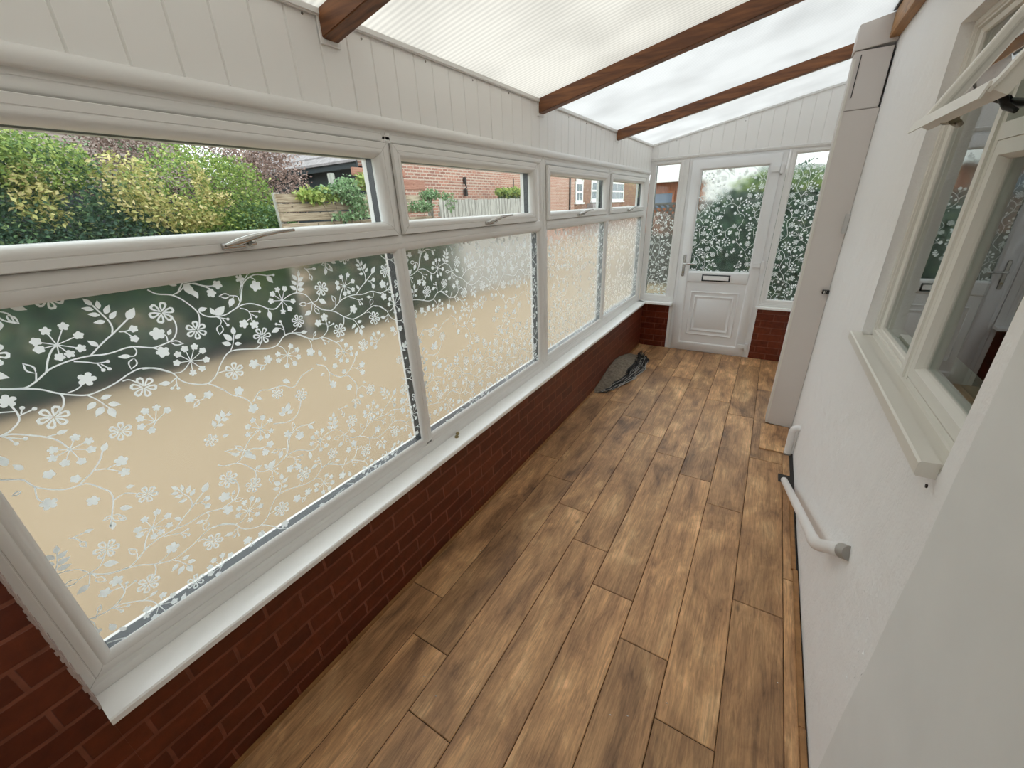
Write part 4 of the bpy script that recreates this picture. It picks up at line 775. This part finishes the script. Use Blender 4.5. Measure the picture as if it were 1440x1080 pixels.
# rumpled mat by the brick wall
def heap():
    r_ = empty('rumpled_mat', (.18, 4.0, 0)); random.seed(5)
    mb = MB(); nu, nv = 26, 14; y0, y1 = 3.42, 4.66
    def P(u, v):
        y = y0 + (y1 - y0) * u; e = math.sin(math.pi * min(1, max(0, u))) ** .6
        x = .055 + (.05 + .17 * e + .09 * u + .010 * math.sin(23 * u) + .007 * math.sin(51 * u + 1)) * v; z = .002 + .10 * e * (1 - v ** 2.2) * (1 - .25 * math.cos(6 * u)) + .004 * math.sin(40 * u + 9 * v)
        return (x, y, max(.0015, z))
    b = 0
    for i in range(nu + 1):
        for j in range(nv + 1): mb.v.append(P(i / nu, j / nv))
    for i in range(nu):
        for j in range(nv): q = i * (nv + 1) + j; mb.f.append((q, q + nv + 1, q + nv + 2, q + 1))
    mb.sm = True
    mb.build('backing', M['cloth_grey'], r_, fix=False)
    pl = MB()
    for i in range(260):
        u = random.uniform(.0, 1.0) ** .75 * .92; v = random.uniform(.55 + .25 * (1 - u), 1.02 + .12 * u); ln = random.uniform(.08, .26)
        pts = []
        for k in range(5):
            uu = u + ln * k / 4; p = P(min(uu, 1), min(v, 1)); x = p[0] + max(0, v - 1) * .22 + random.gauss(0, .004) + .07 * max(0, uu - .9)
            pts.append((x, y0 + (y1 - y0) * uu, p[2] + random.uniform(.002, .016)))
        pl.tube(pts, [.002, .0042, .004, .0025, .0008], 5)
    pl.build('black_pile', M['hair'], r_)
    wp_ = MB()
    for i in range(16):
        u = random.uniform(.0, .8); v = random.uniform(.8, 1.15); pts = []
        for k in range(5):
            uu = u + .3 * k / 4; p = P(min(uu, 1), min(v, 1)); pts.append((p[0] + max(0, v - 1) * .22, y0 + (y1 - y0) * uu, p[2] + .017 + random.uniform(0, .004)))
        wp_.tube(pts, .0022, 5)
    wp_.build('pale_strands', simple('pale_strand', (.5, .5, .48), .6), r_)
    anchor(r_); tag(r_, 'rumpled grey and black mat heaped on floor against the brick wall', 'mat')
heap()

# ------------------------------------------------------------------ outside
g_ = MB().box(-60, -.13, -25, 70, -.3, -.02).build('ground', M['ground']); tag(g_, 'sandy gravel drive outside the long windows', kind='structure')
sb_ = MB().box(-8, -4.85, -8, 7.0, -.019, .01).build('ground_strip', M['brown_ground']); tag(sb_, 'darker brown-grey strip of ground under the hedge bushes', kind='structure')  # darker brown-grey strip laid over the gravel below the bushes
g2 = MB().box(-.13, 12, L + .3, 70, -.3, -.02).build('ground', M['ground']); tag(g2, 'sandy gravel outside the end door', kind='structure')

def leaves(name, m, parent, n, sample, size, bias=0, spread=.25, curl=.3):
    pts = sample(n); n = len(pts)
    th = rng.uniform(0, 2 * np.pi, n); ph = rng.normal(0, .6, n); s = size * rng.uniform(.6, 1.3, n)
    d = np.stack([np.cos(th) * np.cos(ph), np.sin(th) * np.cos(ph), np.sin(ph) - .1], 1)
    up = rng.normal(0, 1, (n, 3)) + np.array([.6, 0, .8]); wv = np.cross(d, up); wv /= np.linalg.norm(wv, axis=1)[:, None] + 1e-9
    nv = np.cross(wv, d)
    a = pts; b = pts + d * s[:, None] * .5 + wv * s[:, None] * .28 + nv * s[:, None] * .1; c = pts + d * s[:, None]; e = pts + d * s[:, None] * .5 - wv * s[:, None] * .28 + nv * s[:, None] * .1
    v = np.stack([a, b, c, e], 1).reshape(-1, 3)
    me = bpy.data.meshes.new(name); me.from_pydata(v.tolist(), [], np.arange(4 * n).reshape(-1, 4).tolist()); me.update()
    t = np.clip(rng.normal(.42 + bias, spread, n), 0, 1)
    at = me.attributes.new('tone', 'FLOAT', 'FACE'); at.data.foreach_set('value', t.astype(np.float32))
    me.materials.append(M[m]); o = bpy.data.objects.new(name, me); C.objects.link(o)
    if parent is not None: o.parent = parent
    return o
def blob_sampler(blobs, shell=.75):
    w_ = np.array([b[3] * b[4] * b[5] for b in blobs]) ** .667; w_ /= w_.sum()
    def f(n):
        k = rng.choice(len(blobs), n, p=w_); B = np.array(blobs)[k]
        d = rng.normal(0, 1, (n, 3)); d /= np.linalg.norm(d, axis=1)[:, None]
        r = shell + (1 - shell) * rng.random(n) ** .6 + rng.normal(0, .03, n)
        p = B[:, :3] + d * B[:, 3:6] * r[:, None]; return p[p[:, 2] > 0]
    return f
def twigs(parent, base, tips, r=.012, name='stems', m='twig'):
    mb = MB()
    for t in tips:
        b = Vector(base); t = Vector(t); mid = b.lerp(t, .5) + Vector((random.uniform(-.1, .1), random.uniform(-.1, .1), random.uniform(0, .15)))
        mb.tube([b, mid, t], [r, r * .7, r * .25], 5, caps=False)
    return mb.build(name, M[m], parent, fix=False)
def bush(name, label, blobs, layers, base=None, cat='bush', group='shrubs beyond the gravel drive'):
    c = np.mean([b[:3] for b in blobs], 0); r_ = empty(name, (float(c[0]), float(c[1]), 0))
    for (ln, m, n, smp, size, bias) in layers: leaves(ln, m, r_, n, smp, size, bias)
    tips = [tuple(b[:3]) for b in blobs] * 2
    twigs(r_, (float(c[0]), float(c[1]), -.02), tips, .03)
    core = MB()
    anchor(r_); tag(r_, label, cat, group); return r_
B1 = [(-5.5, .2, 1.0, .75, 1.1, 1.1), (-5.5, 1.2, 1.0, .75, 1.0, 1.1), (-5.55, .5, 1.9, .6, 1.0, .75), (-5.5, 1.5, 1.85, .6, .75, .68), (-5.6, -.9, 1.5, .8, 1.0, 1.15), (-5.5, 2.1, 1.35, .6, .6, .8)]
bush('variegated_bush', 'dark green bush with gold-edged leaves left of the bright green one', B1,
     [('foliage', 'leaf_dark', 38000, blob_sampler(B1, .72), .052, -.03), ('low_shade_leaves', 'leaf_deep', 14000, blob_sampler([(-5.1, .4, .9, .45, 1.3, 1.0), (-5.1, 1.8, .9, .42, 1.0, 1.0)], .7), .055, 0), ('golden_leaves', 'leaf_gold', 2700, blob_sampler([(-4.98, 2.05, 2.1, .16, .32, .36), (-4.93, 2.4, 1.80, .16, .42, .22), (-5.0, 1.3, 2.0, .14, .22, .35), (-5.0, .7, 1.8, .15, .2, .12), (-5.0, 2.6, 1.72, .14, .4, .1)], .3), .055, .1), ('lime_leaves', 'leaf_lime', 9000, blob_sampler([(-5.35, .6, 2.35, .5, .9, .33), (-5.2, 1.4, 2.3, .4, .5, .3)], .45), .046, -.02)])  # darkest leaves added low: the hedge base's shade put into leaf colour
B2 = [(-5.6, 3.0, .9, .8, .85, 1.0), (-5.6, 2.95, 1.80, .7, .85, .86), (-5.55, 3.45, 1.6, .6, .6, .95)]
bush('lime_bush', 'bright yellow-green bush in the middle of the nearest window view', B2,
     [('foliage', 'leaf_lime', 22000, blob_sampler(B2, .72), .048, .02), ('low_shade_leaves', 'leaf_deep', 7000, blob_sampler([(-5.15, 3.0, .75, .45, .9, .85)], .7), .055, 0), ('golden_leaves', 'leaf_gold', 500, blob_sampler([(-4.93, 2.75, 2.15, .08, .1, .25), (-4.93, 2.9, 1.95, .08, .2, .1)], .3), .05, .15)])  # dark low leaves added here too, shade at the base as colour
B9 = [(-4.35, 3.9 + i * .45, .45, .22, .38, 1.0 + .12 * math.sin(i * 2)) for i in range(7)]
bush('low_shrub', 'low dark planting in front of the board fence', B9, [('foliage', 'leaf_deep', 9000, blob_sampler(B9, .7), .06, 0), ('leaves', 'leaf_mid', 2500, blob_sampler(B9, .8), .05, -.15)])
B3 = [(-5.15, 3.55, 1.0, .45, .5, .95), (-5.05, 3.85, .8, .4, .4, .9), (-5.2, 3.4, 1.5, .35, .4, .45)]
bush('green_shrub', 'mottled green shrub between the lime bush and the board fence', B3, [('foliage', 'leaf_mid', 9000, blob_sampler(B3, .75), .05, -.02), ('lime_leaves', 'leaf_lime', 2500, blob_sampler(B3, .9), .045, -.1)])
B4 = [(-6.3, 4.5, 2.3, .5, .65, .75), (-6.2, 4.2, 2.8, .5, .6, .5)]
bush('dry_shrub', 'pinkish brown nearly leafless shrub left of the dark garage roof', B4, [('foliage', 'leaf_pink', 5200, blob_sampler(B4, .3), .05, 0)])
B5 = [(-7.6, 3.4, 2.4, .6, 1.2, 1.0), (-7.7, 2.9, 2.7, .5, .6, .6), (-7.6, 4.6, 2.55, .6, .9, .8)]
bush('dark_shrub', 'dark bare shrub rising behind the bright green bush', B5, [('foliage', 'leaf_pink', 9500, blob_sampler(B5, .2), .05, -.3), ('leaves', 'leaf_mid', 1200, blob_sampler(B5, .2), .05, -.2)])

# rustic board fence with climbing plants
bf = empty('board_fence', (-4.55, 5.0, 0)); random.seed(9)
zt = [2.00, 1.875, 1.755]
for i, z in enumerate(zt): MB().box(-4.6, -4.55, 3.45, 5.25 - .0, z - .108, z).build('board', M['sleeper'], bf, bevel=.008)
for i, z in enumerate([1.62, 1.40, 1.18, .96, .74, .52, .30]): MB().box(-4.6, -4.55, 3.45, 6.55, z - .15, z).build('board', M['sleeper'], bf, bevel=.008)
for i, (z, h) in enumerate(((1.99, .105), (1.80, .115))): MB().box(-4.66, -4.61, 5.2, 6.6, z - h, z).build('board', M['sleeper'], bf, bevel=.008)
MB().box(-4.78, -4.73, 5.0, 6.62, 2.09, 2.26).build('board', M['sleeper2'], bf, bevel=.008); MB().box(-4.85, -4.80, 5.0, 6.2, 2.30, 2.42).build('board', M['sleeper2'], bf, bevel=.008)
for y in (3.5, 4.45, 5.28, 6.62): MB().box(-4.74, -4.66, y, y + .08, -.02, 2.3 if y < 5 and y > 4 else 2.02).build('post', M['fence'], bf, bevel=.006)
anchor(bf); tag(bf, 'rustic fence of weathered horizontal boards before the dark garage', 'fence')
B6 = [(-4.45, 4.55, 2.05, .12, .25, .22), (-4.42, 4.7, 1.85, .1, .2, .2), (-4.5, 4.3, 2.05, .12, .3, .08), (-4.42, 4.5, 1.68, .1, .4, .06)]
c1 = empty('climber', (-4.47, 4.55, 0)); leaves('foliage', 'leaf_mid', c1, 1700, blob_sampler(B6, .2), .055, .12); twigs(c1, (-4.47, 4.55, -.02), [b[:3] for b in B6], .008)
anchor(c1); tag(c1, 'green climbing plant on the left part of the board fence', 'plant')
B7 = [(-4.55, 6.55, 2.0, .12, .28, .1), (-4.4, 6.85, 1.85, .14, .22, .2), (-4.5, 6.2, 1.8, .1, .35, .1), (-4.5, 5.6, 2.03, .1, .15, .05)]
c2 = empty('climber', (-4.5, 6.6, 0)); leaves('foliage', 'leaf_mid', c2, 1700, blob_sampler(B7, .2), .055, .1); twigs(c2, (-4.5, 6.6, -.02), [b[:3] for b in B7], .008)
anchor(c2); tag(c2, 'pale green creeper where the board fence meets the upright paling', 'plant')
B8 = [(-4.6, 5.1, 2.2, .2, .22, .14), (-4.5, 4.05, 1.98, .1, .4, .12)]
c3 = empty('fern', (-4.7, 5.1, 0)); leaves('foliage', 'leaf_lime', c3, 900, blob_sampler(B8, .2), .075, .15); twigs(c3, (-4.7, 5.1, -.02), [b[:3] for b in B8], .008)
anchor(c3); tag(c3, 'bright leafy plant over the top board near the garage', 'plant')
# grey upright paling
pf = empty('paling_fence', (-3.6, 8.0, 0)); random.seed(2)
mb = MB(); y = 6.55; i = 0
x_at = lambda y: -4.35 + (y - 6.55) * .10
nb = 0
while y < 9.95:
    wd = .095; h = 1.90 + random.uniform(-.012, .012)
    if nb < 80:
        MB().box(x_at(y) - .01 + random.uniform(-.004, .004), x_at(y) + .010, y, y + wd, -.02, h).build('pale', M['fence'], pf)
    y += wd + .008; nb += 1
MB().hexa([(x_at(6.55) - .06, 6.55, 1.6), (x_at(6.55) - .02, 6.55, 1.6), (x_at(9.95) - .02, 9.95, 1.6), (x_at(9.95) - .06, 9.95, 1.6), (x_at(6.55) - .06, 6.55, 1.68), (x_at(6.55) - .02, 6.55, 1.68), (x_at(9.95) - .02, 9.95, 1.68), (x_at(9.95) - .06, 9.95, 1.68)]).build('rail', M['fence'], pf)
anchor(pf); tag(pf, 'grey weathered fence of upright boards before the brick house', 'fence')

# garage with tiled roof
ga = empty('garage', (-9, 7, 0))
MB().box(-10.9, -6.05, 6.35, 6.85, -.02, 2.62).build('wall', M['dark_wall'], ga)
MB().box(-10.95, -6.0, 6.10, 6.14, 2.56, 2.69).build('fascia', M['dark_wall'], ga)
rt = MB()
for r in range(5):
    y0, z0 = 6.06 + r * .16, 2.665 + r * .15; t = .045
    rt.hexa([(-10.95, y0, z0), (-5.95, y0, z0), (-5.95, y0 + .19, z0 + .172), (-10.95, y0 + .19, z0 + .172), (-10.95, y0, z0 + t), (-5.95, y0, z0 + t), (-5.95, y0 + .19, z0 + .172 + t * .4), (-10.95, y0 + .19, z0 + .172 + t * .4)])
rt.build('roof', M['tile_grey'], ga); anchor(ga); tag(ga, 'dark walled garage with a grey tiled roof behind the board fence', 'garage')
ob = empty('outbuilding', (-12, 3, 0))
MB().box(-13.5, -11.2, -2, 7.5, -.02, 2.55).build('wall', M['dark_wall'], ob); rt = MB()
for r in range(14):
    x0, z0 = -11.0 - r * .16, 2.45 + r * .092; t = .03
    rt.hexa([(x0, -2.2, z0), (x0, 6.0, z0), (x0 - .2, 6.0, z0 + .115), (x0 - .2, -2.2, z0 + .115), (x0, -2.2, z0 + t), (x0, 6.0, z0 + t), (x0 - .2, 6.0, z0 + .115 + t * .4), (x0 - .2, -2.2, z0 + .115 + t * .4)])
rt.build('roof', M['tile_brown'], ob); anchor(ob); tag(ob, 'low building with a brown tiled roof behind the hedge bushes', 'building')

# brick houses
h1 = empty('brick_house', (-7.2, 12, 0))
MB().box(-8.9, -6.7, 8.05, 12.5, -.02, 6.0).build('wall', M['brick_out'], h1)
lb = MB(); lb.box(-6.69, -6.60, 10.42, 10.47, 2.40, 2.58); lb.tube([(-6.64, 10.46, 2.40), (-6.58, 10.42, 2.30), (-6.62, 10.38, 2.26)], .02, 8); lb.box(-6.68, -6.58, 10.38, 10.46, 2.08, 2.26)
lb.build('wall_lantern', M['black'], h1); anchor(h1); tag(h1, 'nearer orange brick house wall with a small black lantern', 'house')
h2 = empty('brick_house', (-9.5, 22, 0))
MB().box(-12, -9.0, 12.6, 24.0, -.02, 6.2).build('wall', M['brick_out2'], h2)
MB().tube([(-8.96, 23.25, -.02), (-8.96, 23.25, 6.0)], .05, 10).build('downpipe', M['black'], h2)
MB().tube([(-8.98, 17.1, -.02), (-8.98, 17.1, 2.9)], .012, 10).build('cable', M['black'], h2)
anchor(h2); tag(h2, 'plain red brick house with a black downpipe beyond the paling fence', 'house')
h3 = empty('brick_house', (-9.5, 32, 0))
MB().box(-12, -9.0, 24.06, 40.0, -.02, 6.2).build('wall', M['brick_out3'], h3)
def hw(y0, y1, z0, z1, arch=False):
    TH_ = lambda u, v, n: (-9.0 + n, u, v); f = MB(); f.ring(TH_, y0, y1, z0, z1, [(0, -.0), (0, .05), (.13, .05), (.13, .0)])
    f.box(-8.99, -8.955, (y0 + y1) / 2 - .035, (y0 + y1) / 2 + .035, z0 + .1, z1 - .1); f.box(-8.99, -8.945, y0 + .1, y1 - .1, (z0 + z1) / 2 - .05, (z0 + z1) / 2 + .05)
    f.box(-9.0, -8.88, y0 - .12, y1 + .12, z0 - .09, z0)
    if arch:
        pts = [(-8.96, (y0 + y1) / 2 + math.cos(t) * (y1 - y0) / 2 * .85, z1 + math.sin(t) * .30) for t in np.linspace(0, math.pi, 14)]; f.tube(pts, .07, 6)
        p = [(-8.97, (y0 + y1) / 2 + math.cos(t) * (y1 - y0) / 2 * .85, z1 + math.sin(t) * .30) for t in np.linspace(0, math.pi, 14)]; f.quad(*p)
    w__ = f.build('window', M['white_out'], h3, smooth=False); MB().box(-8.998, -8.97, y0 + .1, y1 - .1, z0 + .1, z1 - .1).build('pane', M['dark_glass'], w__)
hw(24.1, 25.2, 1.86, 2.98, True); hw(26.6, 28.9, 1.93, 3.12); hw(30.0, 33.3, 1.90, 3.14)
MB().box(-8.99, -8.6, 26.0, 29.3, -.02, 1.78).build('porch', M['tile_grey'], h3)
anchor(h3); tag(h3, 'farther brown mottled brick house with white framed windows', 'house')
MBH = [(-5.8, 11.2, 1.0, .3, .42, 1.22), (-5.8, 11.75, 1.0, .3, .42, 1.22)]
bush('clipped_hedge', 'clipped green hedge showing above the grey paling fence', MBH, [('foliage', 'leaf_mid', 6000, blob_sampler(MBH, .85), .09, -.05), ('lime_leaves', 'leaf_lime', 1500, blob_sampler([(-5.75, 11.5, 2.14, .3, .75, .10)], .5), .09, .1)], cat='hedge', group='hedges')

# beyond the end door
sh = empty('summerhouse', (-1.3, 11.6, 0))
MB().box(-1.50, -.42, 11.0, 12.6, -.02, 2.10).build('wall', M['shed'], sh)
wn_ = MB().ring(lambda u, v, n: (u, 11.0 - n, v), -1.42, -.86, 1.50, 1.92, [(0, 0), (0, .04), (.05, .04), (.05, 0)]).build('window', M['shed'], sh)
MB().box(-1.37, -.91, 10.985, 10.999, 1.55, 1.87).build('pane', simple('blue_pane', (.10, .14, .20), .15), wn_)
MB().box(-.72, -.66, 10.97, 10.999, .2, 2.02).build('door_glass', simple('blue_pane2', (.35, .38, .42), .2), sh)
MB().box(-1.58, -.25, 10.7, 12.7, 2.101, 2.17).build('roof_edge', M['white_out'], sh)
anchor(sh); tag(sh, 'orange wooden summerhouse with a blue window beyond the left sidelight', 'summerhouse')
wb = MB().box(-2.2, 7, 14.5, 16, -.02, 5.5).build('white_building', M['white_out']); tag(wb, 'white building rising behind the summerhouse', 'building')
tr = empty('trellis', (-.5, 9.6, 0)); t_ = MB(); t_.box(-1.15, .45, 9.58, 9.63, 1.62, 1.67)
for i in range(14):
    x = -1.15 + i * .115; t_.hexa([(x, 9.58, 1.05), (x + .05, 9.58, 1.05), (x + .05, 9.6, 1.05), (x, 9.6, 1.05), (x + .5, 9.58, 1.62), (x + .55, 9.58, 1.62), (x + .55, 9.6, 1.62), (x + .5, 9.6, 1.62)])
    t_.hexa([(x + .5, 9.6, 1.05), (x + .55, 9.6, 1.05), (x + .55, 9.62, 1.05), (x + .5, 9.62, 1.05), (x, 9.6, 1.62), (x + .05, 9.6, 1.62), (x + .05, 9.62, 1.62), (x, 9.62, 1.62)])
t_.build('lattice', M['trellis'], tr); MB().box(-1.15, .45, 9.64, 9.68, -.02, 1.04).build('boards', M['trellis'], tr)
anchor(tr); tag(tr, 'dark trellis fence seen through the left sidelight', 'trellis')
EH = [(.15, 8.9, .62, .5, .5, .92), (.55, 8.9, .8, .5, .55, 1.05)] + [(1.05 + i * .55, 8.9, .92, .55, .6, 1.25) for i in range(6)]
bush('evergreen_hedge', 'dark evergreen hedge outside the end door', EH, [('foliage', 'leaf_dark', 16000, blob_sampler(EH, .8), .08, -.3), ('inner_foliage', 'leaf_deep', 32000, blob_sampler([(b[0], b[1], b[2], b[3], b[4] * .7, b[5]) for b in EH], .3), .09, 0), ('lime_leaves', 'leaf_lime', 900, blob_sampler([(1.3, 8.8, 1.9, .8, .5, .2)], .5), .07, -.1)], cat='hedge', group='hedges')
